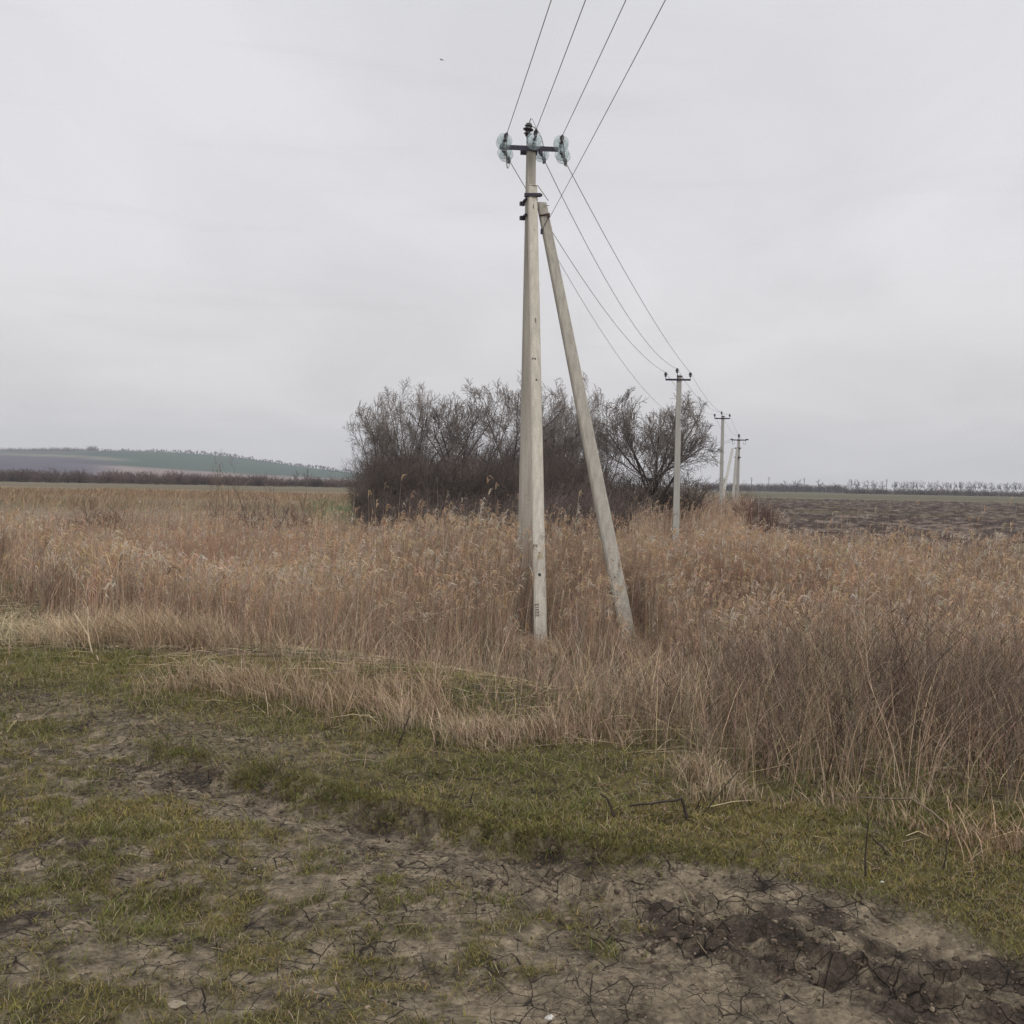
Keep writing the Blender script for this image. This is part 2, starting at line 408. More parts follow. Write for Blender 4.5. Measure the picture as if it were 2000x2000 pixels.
# bare-soil mask drives the drying cracks
ca = gme.attributes.new('bare', 'FLOAT', 'POINT')
ca.data.foreach_set('value', ((1-G_)*(1-sstep(-.6, .2, q_))*(1-sstep(8, 12, np.hypot(X, Y)))*(1-.35*churn_[..., 0])*(1-.95*np.exp(-((s_-be_)/.17)**2)*steep_[..., 0])).astype(np.float32).ravel())
m, n, l, b = new_mat('soil'); M_soil = m
a = n.new('ShaderNodeAttribute'); a.attribute_name = 'Col'
ab = n.new('ShaderNodeAttribute'); ab.attribute_name = 'bare'
g = n.new('ShaderNodeNewGeometry')
mpz = n.new('ShaderNodeMapping'); mpz.inputs['Scale'].default_value = (1, 1, .2); l.new(g.outputs['Position'], mpz.inputs[0])
wn = n.new('ShaderNodeTexNoise'); wn.inputs['Scale'].default_value = 6; wn.inputs['Detail'].default_value = 3; l.new(mpz.outputs[0], wn.inputs['Vector'])
ws = n.new('ShaderNodeVectorMath'); ws.operation = 'SCALE'; ws.inputs['Scale'].default_value = .045; l.new(wn.outputs['Color'], ws.inputs[0])
wa = n.new('ShaderNodeVectorMath'); wa.operation = 'ADD'; l.new(mpz.outputs[0], wa.inputs[0]); l.new(ws.outputs[0], wa.inputs[1])
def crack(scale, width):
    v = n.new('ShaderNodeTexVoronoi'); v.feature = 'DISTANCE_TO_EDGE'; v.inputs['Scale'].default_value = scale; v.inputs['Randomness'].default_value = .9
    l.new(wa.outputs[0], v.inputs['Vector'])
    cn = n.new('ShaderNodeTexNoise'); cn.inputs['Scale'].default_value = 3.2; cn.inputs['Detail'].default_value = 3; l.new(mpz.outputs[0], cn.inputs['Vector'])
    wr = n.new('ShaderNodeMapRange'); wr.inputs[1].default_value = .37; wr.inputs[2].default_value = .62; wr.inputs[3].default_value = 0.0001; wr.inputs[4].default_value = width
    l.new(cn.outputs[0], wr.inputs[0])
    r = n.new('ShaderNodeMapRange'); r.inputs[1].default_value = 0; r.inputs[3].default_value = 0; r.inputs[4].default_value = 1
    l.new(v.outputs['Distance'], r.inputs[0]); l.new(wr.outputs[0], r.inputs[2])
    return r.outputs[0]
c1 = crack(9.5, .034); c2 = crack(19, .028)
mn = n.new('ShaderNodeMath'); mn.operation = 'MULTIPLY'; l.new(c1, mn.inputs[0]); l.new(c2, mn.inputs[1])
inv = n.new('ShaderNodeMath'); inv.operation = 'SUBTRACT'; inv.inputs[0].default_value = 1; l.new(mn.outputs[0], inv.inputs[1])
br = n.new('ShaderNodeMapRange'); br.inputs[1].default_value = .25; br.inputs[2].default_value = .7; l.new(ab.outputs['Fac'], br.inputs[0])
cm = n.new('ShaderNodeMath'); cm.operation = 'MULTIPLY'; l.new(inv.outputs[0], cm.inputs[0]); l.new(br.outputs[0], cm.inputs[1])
f1 = n.new('ShaderNodeTexNoise'); f1.inputs['Scale'].default_value = 55; f1.inputs['Detail'].default_value = 6; f1.inputs['Roughness'].default_value = .7; l.new(g.outputs['Position'], f1.inputs['Vector'])
f2 = n.new('ShaderNodeTexNoise'); f2.inputs['Scale'].default_value = 7; f2.inputs['Detail'].default_value = 5; l.new(g.outputs['Position'], f2.inputs['Vector'])
ad = n.new('ShaderNodeMath'); ad.operation = 'ADD'; l.new(f1.outputs[0], ad.inputs[0]); l.new(f2.outputs[0], ad.inputs[1])
fr = n.new('ShaderNodeMapRange'); fr.inputs[1].default_value = .75; fr.inputs[2].default_value = 1.25; fr.inputs[3].default_value = .45; fr.inputs[4].default_value = 1.5; l.new(ad.outputs[0], fr.inputs[0])
vc = n.new('ShaderNodeTexVoronoi'); vc.inputs['Scale'].default_value = 34; l.new(wa.outputs[0], vc.inputs['Vector'])
vs_ = n.new('ShaderNodeSeparateColor'); l.new(vc.outputs['Color'], vs_.inputs[0])
vr = n.new('ShaderNodeMapRange'); vr.inputs[3].default_value = .74; vr.inputs[4].default_value = 1.24; l.new(vs_.outputs[0], vr.inputs[0])
vm = n.new('ShaderNodeMath'); vm.operation = 'MULTIPLY'; l.new(vr.outputs[0], vm.inputs[0]); l.new(fr.outputs[0], vm.inputs[1])
sv = n.new('ShaderNodeVectorMath'); sv.operation = 'SCALE'; l.new(a.outputs['Color'], sv.inputs[0]); l.new(vm.outputs[0], sv.inputs['Scale'])
mi = n.new('ShaderNodeMix'); mi.data_type = 'RGBA'; l.new(sv.outputs[0], mi.inputs[6]); mi.inputs[7].default_value = (.034, .026, .022, 1)  # cracks coloured near black to stand in for the shade inside them
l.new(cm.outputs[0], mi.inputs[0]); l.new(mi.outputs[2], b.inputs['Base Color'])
hs = n.new('ShaderNodeMath'); hs.operation = 'MULTIPLY_ADD'; hs.inputs[1].default_value = -1.6; l.new(cm.outputs[0], hs.inputs[0])
hv = n.new('ShaderNodeMath'); hv.operation = 'MULTIPLY_ADD'; hv.inputs[1].default_value = -.55; l.new(vc.outputs['Distance'], hv.inputs[0]); l.new(ad.outputs[0], hv.inputs[2]); l.new(hv.outputs[0], hs.inputs[2])
bp = n.new('ShaderNodeBump'); bp.inputs['Distance'].default_value = .034; bp.inputs['Strength'].default_value = 1.0; l.new(hs.outputs[0], bp.inputs['Height']); l.new(bp.outputs[0], b.inputs['Normal'])
b.inputs['Roughness'].default_value = .93
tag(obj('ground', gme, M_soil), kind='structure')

# ploughed field right of the pole line
def field_edge(y): return 10.3 + .245*(y-50)
yy = np.array(growth(50, 275, .22, 1.006)); uu = np.array(growth(0, 330, .22, 1.008))
U, Yf = np.meshgrid(uu, yy); Xf = field_edge(Yf) + U
dirx, diry = .97, .22           # furrow direction
pf = -diry*Xf + dirx*Yf; pl = dirx*Xf + diry*Yf
Hf = .16*np.abs(np.sin(pf*1.35 + 1.2*fbm(Xf, Yf, 6, 3, 14)))*(.4+fbm(Xf, Yf, 3, 3, 15))
cl = fbm(pl*.45, pf, .8, 4, 16, .6)
Zf = zt(Xf, Yf) + .02 + Hf*1.1 + .9*np.maximum(cl-.44, 0)
cf = mixc(c3(.050, .038, .034), c3(.150, .120, .100), np.clip((fbm(pl*.5, pf, .7, 4, 17, .65)-.50)*7, 0, 1)[..., None])
cf = mixc(cf, c3(.10, .09, .055), np.clip((fbm(Xf, Yf, 12, 3, 18)-.58)*6, 0, 1)[..., None]*.6)
i2 = np.arange(Xf.size).reshape(Xf.shape)
Ff = np.stack([i2[:-1, :-1], i2[:-1, 1:], i2[1:, 1:], i2[1:, :-1]], -1).reshape(-1, 4)
M_plough = attr_mat('ploughed_soil', .95, .1, 1, 4, .35)
tag(obj('ploughed_field', np_mesh('ploughed_field', np.stack([Xf, Yf, Zf], -1).reshape(-1, 3), Ff, cf.reshape(-1, 3)), M_plough), kind='structure')

# hill on the left horizon
rp = np.array([-900, -500, -200, 0, 100, 200, 300, 362, 435, 507, 580, 650, 720, 900, 1100, 1500])
rh = np.array([20, 34, 42, 46, 49, 50, 52, 51, 47, 38, 29, 22, 16, 8, 3, 0])
hx = np.linspace(-3000, 900, 240); hy = np.linspace(1500, 3900, 70)
HX, HY = np.meshgrid(hx, hy)
ridge = np.interp(HX/3000*2000+1000, rp, rh)*1.5
prof = sstep(1500, 3000, HY)*(1-.4*sstep(3050, 3900, HY))
HZ = -4 + (ridge+5)*prof + 3*(fbm(HX, HY, 400, 3, 3)-.5)*sstep(1500, 2000, HY)*prof
fr_ = np.clip((HZ+1)/(ridge+4), 0, 1); PX = HX/HY*2000+1000
wob = .06*(fbm(HX, HY, 300, 3, 8)-.5)
hc = np.broadcast_to(c3(.034, .060, .041), HX.shape+(3,)).copy()
hc = mixc(hc, c3(.20, .155, .14), ((1-sstep(.36, .40, fr_+wob))*sstep(120, 170, PX))[..., None])
hc = mixc(hc, c3(.062, .052, .072), ((1-sstep(.62, .66, fr_+wob+.0006*(PX-60)))*(1-sstep(150, 260, PX)))[..., None])
hc = mixc(hc, c3(.14, .14, .11), ((sstep(.62, .65, fr_+wob+.0006*(PX-60))*(1-sstep(.72, .75, fr_+wob+.0006*(PX-60))))*(1-sstep(190, 300, PX)))[..., None])
hc = mixc(hc, c3(.06, .062, .06), (sstep(.75, .78, fr_+.0006*(PX-60))*(1-sstep(80, 230, PX)))[..., None])
i3 = np.arange(HX.size).reshape(HX.shape)
Fh = np.stack([i3[:-1, :-1], i3[:-1, 1:], i3[1:, 1:], i3[1:, :-1]], -1).reshape(-1, 4)
M_hill = attr_mat('hill_fields', .95, .05, 1, .012, .22)
tag(obj('hill', np_mesh('hill', np.stack([HX, HY, HZ], -1).reshape(-1, 3), Fh, hc.reshape(-1, 3), True), M_hill), kind='structure')
def hill_ridge(px): return np.array([(px-1000)*1.5, 3000., -4+(np.interp(px, rp, rh)*1.5+5)])

# ------------------------------------------------------------------ the line of poles
def post_geo(G, p0, p1, w0, w1, yaw, ch=.12):
    """tapering concrete post with chamfered corners; w = (front width, depth)"""
    c, s = math.cos(yaw), math.sin(yaw)
    def ring(p, w):
        hw, hd = w[0]/2, w[1]/2; k = ch*w[0]
        # trapezoid section: a little narrower at the back
        pts = [(-hw+k, -hd), (hw-k, -hd), (hw, -hd+k), (hw*.86, hd-k), (hw*.86-k, hd), (-hw*.86+k, hd), (-hw*.86, hd-k), (-hw, -hd+k)]
        return [np.array(p) + np.array([c*a-s*b_, s*a+c*b_, 0]) for a, b_ in pts]
    K = 10; vs = []
    for i in range(K+1):
        t = i/K; p = np.array(p0)*(1-t) + np.array(p1)*t
        vs += ring(p, (w0[0]*(1-t)+w1[0]*t, w0[1]*(1-t)+w1[1]*t))
    fs = [(i*8+k, i*8+(k+1) % 8, (i+1)*8+(k+1) % 8, (i+1)*8+k) for i in range(K) for k in range(8)]
    fs += [tuple(range(8))[::-1], tuple(K*8+k for k in range(8))]
    G.add(vs, fs)

def rot2(yaw): return np.array([[math.cos(yaw), -math.sin(yaw), 0], [math.sin(yaw), math.cos(yaw), 0], [0, 0, 1.]])

def pin_insulator(parent, base, h, tilt=(0, 0)):
    """dark ribbed insulator standing on a pin"""
    ax = np.array([tilt[0], tilt[1], 1.0]); ax /= np.linalg.norm(ax)
    G = Geo(); k = h/.26
    G.lathe(np.array(base), ax, [(0, 0), (.045*k, 0), (.05*k, .03*k), (.085*k, .05*k), (.05*k, .075*k), (.055*k, .10*k), (.105*k, .125*k), (.11*k, .14*k), (.06*k, .17*k), (.07*k, .19*k), (.085*k, .205*k), (.06*k, .225*k), (.065*k, .245*k), (.05*k, .26*k), (0, .262*k)], 18)
    return G.build('pin_insulator', M_pin, parent, True)

# ---- braced pole in front
YM = 19.4; YAW = math.radians(14)
pbx = at(1022, 1215, YM)[0]; ptop = at(1037, 283, YM)
P0 = np.array([pbx, YM, gz(pbx, YM)]); PT = np.array([ptop[0], YM, ptop[2]])
bp_ = empty('utility_pole', P0, 'big concrete pole with two leaning braces and glass insulators in the foreground', 'utility pole', 'concrete poles of the power line')
G = Geo(); post_geo(G, P0+np.array([0, 0, -.5]), PT, (.285, .24), (.165, .165), YAW); post = G.build('post', M_conc, bp_)
s1b = at(1054, 1262, 17.2); s1b[2] = gz(s1b[0], 17.2); s1t = at(1039, 363, YM-.24)
G = Geo(); d1 = (s1t-s1b)/np.linalg.norm(s1t-s1b)
post_geo(G, s1b-d1*.5, s1t, (.225, .20), (.165, .16), YAW); br1 = G.build('brace_post', M_conc_pale, bp_)
br1['label'] = 'pale front brace with painted numbers leaning onto the pole from the camera side'
s2b = at(1226, 1250, 18.1); s2b[2] = gz(s2b[0], 18.1); s2t = at(1057, 397, YM+.02)
G = Geo(); d2 = (s2t-s2b)/np.linalg.norm(s2t-s2b)
post_geo(G, s2b-d2*.5, s2t, (.29, .25), (.18, .17), math.radians(10)); br2 = G.build('brace_post', M_conc, bp_)
br2['label'] = 'right hand brace leaning onto the pole from the right'
# metal bands
def band(y0, y1, xl, xr, Yd, h, name='clamp_band', mat=M_steel):
    a = at(xl, y0, Yd); c = at(xr, y1, Yd); mid = (a+c)/2; d = c-a; L = np.linalg.norm(d)
    yaw = math.atan2(d[1], d[0]); ux = d/L
    up = np.array([0, 0, 1.]); fy = np.cross(up, ux)
    Mx = np.stack([ux, fy, up], 1)
    g_ = Geo(); g_.box(mid, (L/2, .045, h/2), Mx)
    g_.tube([c - ux*.03, c + ux*.03], .028, 8)
    return g_.build(name, mat, bp_)
band(381, 381, 1024, 1056, YM-.36, .055)
def strap(z, zr, r, name, mat, cx, cy, wd, dp, yaw):
    """band wrapped round a post"""
    Mr = rot2(yaw); g_ = Geo(); t = .012
    g_.box(np.array([cx, cy, z]) + Mr @ np.array([0, -dp/2-t, 0]), (wd/2+2*t, t, zr/2), Mr)
    g_.box(np.array([cx, cy, z]) + Mr @ np.array([0, dp/2+t, 0]), (wd/2+2*t, t, zr/2), Mr)
    g_.box(np.array([cx, cy, z]) + Mr @ np.array([-wd/2-t, 0, 0]), (t, dp/2, zr/2), Mr)
    g_.box(np.array([cx, cy, z]) + Mr @ np.array([wd/2+t, 0, 0]), (t, dp/2, zr/2), Mr)
    return g_.build(name, mat, bp_)
z1 = at(1020, 398, YM)[2]; z2 = at(1020, 426, YM)[2]
xm = lambda z: P0[0] + (PT[0]-P0[0])*(z-P0[2])/(PT[2]-P0[2])
strap(z1+.06, .04, 0, 'clamp_band', M_steel, xm(z1), YM, .19, .18, YAW)
strap(z2+.03, .04, 0, 'clamp_band', M_steel, xm(z2), YM, .195, .18, YAW)
for zz, px_ in ((398, 1020), (426, 1020)):
    p = at(px_, zz, YM-.02); G = Geo(); G.box(p, (.045, .03, .035), rot2(.3)); G.tube([p+np.array([-.02, 0, 0]), p+np.array([.07, -.03, .08])], .014, 6); G.build('bolt_bracket', M_steel, bp_)
p_a = at(1054, 421, YM-.13); p_b = at(1070, 418, YM-.13)
G = Geo(); G.tube([p_a, p_b], .016, 6); G.box(p_b+np.array([.02, .01, -.02]), (.02, .03, .035)); G.build('clamp_band', M_rust, bp_)
p = at(1058, 452, YM-.16); G = Geo(); G.box(p, (.022, .03, .045)); G.tube([p, at(1071, 424, YM-.16)], .006, 5); G.build('wire_clamp', M_steel, bp_)
# wire ring stubs and projecting bars
for (a_, b2, Yd) in (((1070, 446), 9, YM-.1), ((1113, 677), 9, YM-.45)):
    c0 = at(a_[0]+3, a_[1], Yd); G = Geo()
    G.tube([c0 + .045*np.array([math.cos(k), 0, math.sin(k)]) for k in np.linspace(0, 2*math.pi, 13)], .006, 5, False); G.build('steel_ring', M_rebar, bp_)
G = Geo(); G.tube([at(1031, 362, YM-.33), at(1050, 362, YM-.33), at(1071, 392, YM-.30)], .008, 5); G.build('bare_rod', M_rebar, bp_)
G = Geo(); G.tube([at(1062, 400, YM-.1), at(1073, 402, YM-.1)], .007, 5); G.build('bare_rod', M_rebar, bp_)
# crossarm
cl_ = at(976, 287, YM-.12); cr_ = at(1091, 292, YM-.08); d = cr_-cl_; L = np.linalg.norm(d); ux = d/L; up = np.array([0, 0, 1.]); up = up-ux*np.dot(up, ux); up /= np.linalg.norm(up); fy = np.cross(up, ux)
Mx = np.stack([ux, fy, up], 1); cmid = (cl_+cr_)/2
G = Geo(); G.box(cmid, (L/2, .006, .045), Mx); G.box(cmid+fy*.042+up*.044, (L/2, .036, .005), Mx); G.box(cmid+fy*.26, (L/2*.28, .006, .045), Mx)
G.box(cmid+fy*.13+ux*.155, (.006, .125, .04), Mx); G.box(cmid+fy*.13-ux*.115, (.006, .125, .04), Mx)
G.build('crossarm', M_steel, bp_)
p = at(1056, 297, YM-.1); G = Geo(); G.box(p, (.03, .02, .04), rot2(.4)); G.tube([p, p+np.array([.03, 0, -.09])], .01, 5); G.build('bolt_bracket', M_steel, bp_)

glass_prof = [(.022, .0), (.030, .004), (.052, .016), (.060, .03), (.075, .030), (.080, .046), (.090, .034), (.100, .032), (.104, .046), (.112, .034), (.127, .028), (.131, .022), (.127, .014), (.10, .010), (.06, -.006), (.035, -.012), (.022, -.014)]
def string_(start, dirn, n=2):
    """tension insulator string: glass discs, caps and end clamp"""
    d = np.array(dirn, float); d /= np.linalg.norm(d); start = np.array(start)
    g0 = Geo(); g0.tube([start, start+d*.09], .012, 6)
    root = g0.build('insulator_string', M_galv, bp_)
    for k in range(n):
        c = start + d*(.09+.135*k)
        gg = Geo(); gg.lathe(c+d*.045, d, [(r*1.08, h) for r, h in glass_prof]+[(glass_prof[0][0]*1.08, 0)], 32)
        o = gg.build('glass_disc', M_glass, root, True, origin=P0)
        gm = Geo(); gm.lathe(c, d, [(0, 0), (.026, 0), (.036, .012), (.038, .04), (.030, .046), (.012, .05), (.012, .135)], 14)
        gm.build('metal_cap', M_galv, root, True, origin=P0)
    e0 = start + d*(.09+.135*n)
    e1 = e0 + d*.22
    gc = Geo(); gc.tube([e0, e0+d*.06], .014, 6); gc.tube([e0+d*.05, e0+d*.11+up*.01, e1], [.035, .042, .018], 8)
    gc.box(e0+d*.11-np.array([0, 0, .04]), (.022, .04, .035))
    gc.build('tension_clamp', M_galv, root, origin=P0)
    return e1

# incoming (towards the camera) and outgoing directions
A_l, A_m, A_r = at(981, 287, YM-.14), at(1041, 289, YM-.16), at(1094, 291, YM-.12)
B_l, B_m, B_r = at(981, 289, YM+.0), at(1052, 290, YM+.22), at(1094, 293, YM+.0)

def sagline(p, q2, sag, n=40):
    p = np.array(p); q2 = np.array(q2); o = []
    for i in range(n+1):
        t = i/n; v = p*(1-t)+q2*t; v[2] -= 4*sag*t*(1-t); o.append(v)
    return o

# pole tops further on
P2 = dict(px=1327, top=733, Y=48.0); P3 = dict(px=1412, top=812, Y=79.0); P4 = dict(px=1443, top=857, Y=114.0)
def polebase(P):
    t = at(P['px'], P['top'], P['Y']); zb = gz(t[0], t[1]); return t, np.array([t[0], t[1], zb])
t2, b2 = polebase(P2); t3, b3 = polebase(P3); t4, b4 = polebase(P4)

YAWL = math.radians(-14)        # crossarms square to the line
def line_pole(base, top, label, sc_=1.0):
    root = empty('utility_pole', base, label, 'utility pole', 'concrete poles of the power line')
    H = top[2]-base[2]
    g_ = Geo(); post_geo(g_, base-np.array([0, 0, .4]), top, (.34, .28), (.225, .20), YAWL, .1); g_.build('post', M_conc_far, root)
    M_ = rot2(YAWL*.3); zc = top[2]-.22
    g_ = Geo(); g_.box(np.array([base[0]-.08, base[1]-.12, zc]), (.58, .01, .045), M_); g_.box(np.array([base[0]-.08, base[1]-.08, zc+.03]), (.57, .045, .008), M_)
    g_.build('crossarm', M_steel, root); g_ = Geo()
    g_.tube([top+np.array([-.10, -.11, -.3]), top+np.array([-.10, -.10, .0]), top+np.array([-.12, -.05, .12])], .018, 6)
    g_.build('pin', M_steel, root); g_ = Geo(); g_.tube([top+np.array([.10, -.02, -.02]), top+np.array([.16, -.06, -.12]), top+np.array([.15, -.1, -.22])], .014, 6)
    g_.build('bare_rod', M_steel, root); g_ = Geo(); g_.box(top+np.array([0, -.02, -.06]), (.115, .115, .02), rot2(YAWL))
    g_.build('clamp_band', M_steel, root)
    pins = []
    for sx in (-1, 1):
        b_ = np.array([base[0]-.08, base[1]-.1, zc]) + M_ @ np.array([sx*.57, 0, 0])
        g_ = Geo(); g_.tube([b_, b_+np.array([0, 0, .16])], .013, 6); g_.build('pin', M_steel, root)
        pin_insulator(root, b_+np.array([0, 0, .13]), .22); pins.append(b_+np.array([0, 0, .33]))
    pin_insulator(root, top+np.array([-.12, -.05, .10]), .22)
    pins.insert(1, top+np.array([-.12, -.05, .30]))
    return root, pins
r2_, pins2 = line_pole(b2, t2, 'nearest of the single straight concrete poles, just right of the big bare tree')
r3_, pins3 = line_pole(b3, t3, 'second straight concrete pole further along the line, beside the reddish round bush')
g_ = Geo(); hk = at(1338, 820, 47.8); g_.tube([at(1328, 820, 47.8), hk], .02, 5); g_.build('hook', M_steel, r2_)
# pole four, braced, far
r4_ = empty('utility_pole', b4, 'farthest concrete pole of the row, braced by two leaning posts', 'utility pole', 'concrete poles of the power line')
g_ = Geo(); post_geo(g_, b4-np.array([0, 0, .4]), t4, (.38, .34), (.30, .28), YAWL); g_.build('post', M_conc_far, r4_)
for pxb, pyb, pxt, Yb in ((1404, 1006, 1431, 109.), (1429, 1000, 1440, 112.)):
    e_b = at(pxb, pyb, Yb); e_b[2] = gz(e_b[0], Yb)-.2; e_t = at(pxt, 875, 113.7)
    g_ = Geo(); post_geo(g_, e_b, e_t, (.36, .30), (.28, .26), YAWL); g_.build('brace_post', M_conc_far, r4_)
g_ = Geo(); zc = t4[2]-.15; g_.box(np.array([b4[0], b4[1]-.15, zc]), (.80, .03, .06)); g_.build('crossarm', M_steel, r4_)
for dz in (.9, 1.9):
    g_ = Geo(); g_.box(np.array([b4[0]-.1, b4[1]-.05, zc-dz]), (.3, .3, .06)); g_.build('clamp_band', M_steel, r4_)
pins4 = []
for sx in (-1, 0, 1):
    c0 = np.array([b4[0]+sx*.72, b4[1]-.15, zc+.08]); g_ = Geo()
    if sx == 0:
        pin_insulator(r4_, t4+np.array([0, 0, .12]), .40); g_.tube([t4-np.array([0, 0, .1]), t4+np.array([0, 0, .14])], .03, 5); g_.build('pin', M_steel, r4_); pins4.append(t4+np.array([0, 0, .4]))
    else:
        g_.tube([c0, c0+np.array([sx*.25, -.2, -.03])], .08, 6); g_.tube([c0, c0+np.array([sx*.02, 0, -.55]), c0+np.array([sx*-.15, 0, -.6]), c0+np.array([sx*-.25, 0, -.3])], .016, 4); g_.build('insulator_string', M_pin, r4_); pins4.append(c0)

# overhead wires
def wire(name, pts, r, label, group='overhead wires of the power line'):
    G = Geo(); G.tube(pts, r, 6); o = G.build(name, M_wire, None, True, origin=pts[0]); return tag(o, label, 'wire', group)
dirs_in = []
ends_in = []
top_px = {'l': (1075, 0), 'm': (1141, 0), 'r': (1219, 0)}
fore = {}
for k, A in (('l', A_l), ('m', A_m), ('r', A_r)):
    a_end = at(*{'l': (991, 258), 'm': (1048, 250), 'r': (1099, 262)}[k], YM-.75)
    far_p = at(*top_px[k], 13.2 if k != 'm' else 13.2)
    dr = far_p - a_end
    fore[k] = (a_end, dr)
out_t = {'l': pins2[0], 'm': pins2[1], 'r': pins2[2]}
def bez(p0, p1, p2, n=12): return [np.array(p0)*(1-t)**2 + 2*np.array(p1)*t*(1-t) + np.array(p2)*t*t for t in np.linspace(0, 1, n+1)]
nm = {'l': 'left', 'm': 'middle', 'r': 'right'}
for k, A, B in (('l', A_l, B_l), ('m', A_m, B_m), ('r', A_r, B_r)):
    a_end, dr = fore[k]
    e_in = string_(A, a_end - A)
    dr = dr/abs(dr[1])
    pts = [e_in] + [e_in + dr*s2 + np.array([0, 0, -.012*s2 + .0010*s2*s2]) for s2 in np.linspace(1, 34, 30)]
    wire('overhead_wire', pts, .0066, '%s of the three thick wires rising from the braced pole over the viewer' % nm[k])
    tgt = out_t[k]; dd = tgt - B; dd = dd/np.linalg.norm(dd); dd[2] -= .10
    e_out = string_(B, dd)
    i_ = {'l': 0, 'm': 1, 'r': 2}[k]
    pts = sagline(e_out, pins2[i_], {'l': .62, 'm': .75, 'r': .30}[k]) + sagline(pins2[i_], pins3[i_], .55)[1:] + sagline(pins3[i_], pins4[i_], .6)[1:]
    wire('overhead_wire', pts, .0082, '%s of the three wires running from the braced pole away along the far poles' % nm[k])
    # jumper
    low = (e_in+e_out)/2 + np.array([-.05 if k == 'l' else .05, 0, -.62 if k == 'l' else -.45])
    if k == 'm':
        p_i = at(1030, 252, YM+.02)
        G = Geo(); G.tube(bez(e_in, at(1036, 215, YM-.3), at(1034, 245, YM)), .009, 6); G.tube(bez(at(1034, 245, YM), at(1062, 250, YM+.1), e_out), .009, 6); G.build('jumper_wire', M_wire, bp_, True)
    else:
        G = Geo(); G.tube(bez(e_in-np.array([0, 0, .03]), low, e_out-np.array([0, 0, .03])), .009, 6); G.build('jumper_wire', M_wire, bp_, True)
G = Geo(); G.tube([at(1030, 290, YM), at(1030, 262, YM)], .02, 6); G.build('pin', M_steel, bp_)
pin_insulator(bp_, at(1030, 266, YM-.02), .24, (.12, 0))
# thin fourth wire
q0 = at(1074, 424, YM-.14); q1 = at(1297, 0, 10.6); dr = (q1-q0)/abs((q1-q0)[1])
wire('overhead_wire', [q0+dr*s2+np.array([0, 0, -.01*s2+.0008*s2*s2]) for s2 in np.linspace(0, 32, 30)], .0055, 'thin lower wire climbing from the right brace over the viewer')
wire('overhead_wire', sagline(at(1060, 454, YM+.1), hk, .75), .0055, 'thin lower wire running from the braced pole to the middle of the next pole')
# side wires from the far pole to the left behind the trees
for dz, lb in ((0, 'upper'), (-.55, 'lower')):
    a_ = pins4[0]+np.array([0, .1, -.05+dz*.3]); b__ = at(1300, 868 if dz == 0 else 880, 118)
    wire('overhead_wire', sagline(a_, b__, .35, 16), .016, '%s of two side wires going left from the farthest pole behind the big tree' % lb, 'side wires of the far pole')

# painted numbers and holes on the front brace
def on_face(px, py):
    """point on the front brace's front face at photo height py"""
    zt_ = at(px, py, YM)[2]
    for _ in range(6):
        t = (zt_ - s1b[2])/(s1t[2]-s1b[2]); c = s1b*(1-t)+s1t*t; w_ = .20*(1-t)+.16*t
        zt_ = at(px, py, c[1]-w_/2)[2]
    return t, c, w_
def mark_text(txt, px, py, size, rotz=0.0):
    cu = bpy.data.curves.new('number_mark', 'FONT'); cu.body = txt; cu.size = size; cu.align_x = 'CENTER'; cu.align_y = 'CENTER'; cu.extrude = .0012
    tmp = bpy.data.objects.new('tmp', cu); C.objects.link(tmp)
    dg = bpy.context.evaluated_depsgraph_get(); me = bpy.data.meshes.new_from_object(tmp.evaluated_get(dg)); bpy.data.objects.remove(tmp)
    t, c, w_ = on_face(px, py)
    nrm = np.array([math.sin(YAW), -math.cos(YAW), 0]); ux = np.array([math.cos(YAW), math.sin(YAW), 0]); upv = d1 - nrm*np.dot(d1, nrm)*0
    uy = d1 - ux*np.dot(d1, ux); uy /= np.linalg.norm(uy); nn = np.cross(ux, uy)
    want = at(px, py, c[1]-w_/2); off = np.dot(want-c, ux)
    org = c + nn*(w_/2+.003) + ux*off
    cr2, sr2 = math.cos(rotz), math.sin(rotz)
    for v in me.vertices:
        a_, b_, z_ = v.co; x2 = a_*cr2-b_*sr2; y2 = a_*sr2+b_*cr2
        v.co = Vector(org + ux*x2 + uy*y2 + nn*z_ - P0)
    me.name = 'number_mark'
    return obj('number_mark', me, M_mark, bp_)
mark_text('1', 1042, 406, .12); mark_text('1', 1046, 628, .13); mark_text('2', 1043, 703, .11, math.pi/2); mark_text('2', 1045, 1068, .11, math.pi/2)
mark_text('22312', 1049, 1194, .09, math.pi/2)
for px_, py_, r_ in ((1048, 744, .016), (1054, 1125, .026), (1053, 1082, .010)):
    t, c, w_ = on_face(px_, py_); ux = np.array([math.cos(YAW), math.sin(YAW), 0]); uy = d1 - ux*np.dot(d1, ux); uy /= np.linalg.norm(uy); nn = np.cross(ux, uy)
    org = c + nn*(w_/2) + ux*np.dot(at(px_, py_, c[1]-w_/2)-c, ux)
    G = Geo(); G.lathe(org+nn*-.001, nn, [(0, 0.0035), (r_*.75, .0035), (r_, .003), (r_*1.05, 0)], 12); G.build('lifting_hole', M_mark, bp_)  # raised dark disc, its colour standing in for the shade inside a hole
# whitewash-like wear near the foot stays in the concrete shader

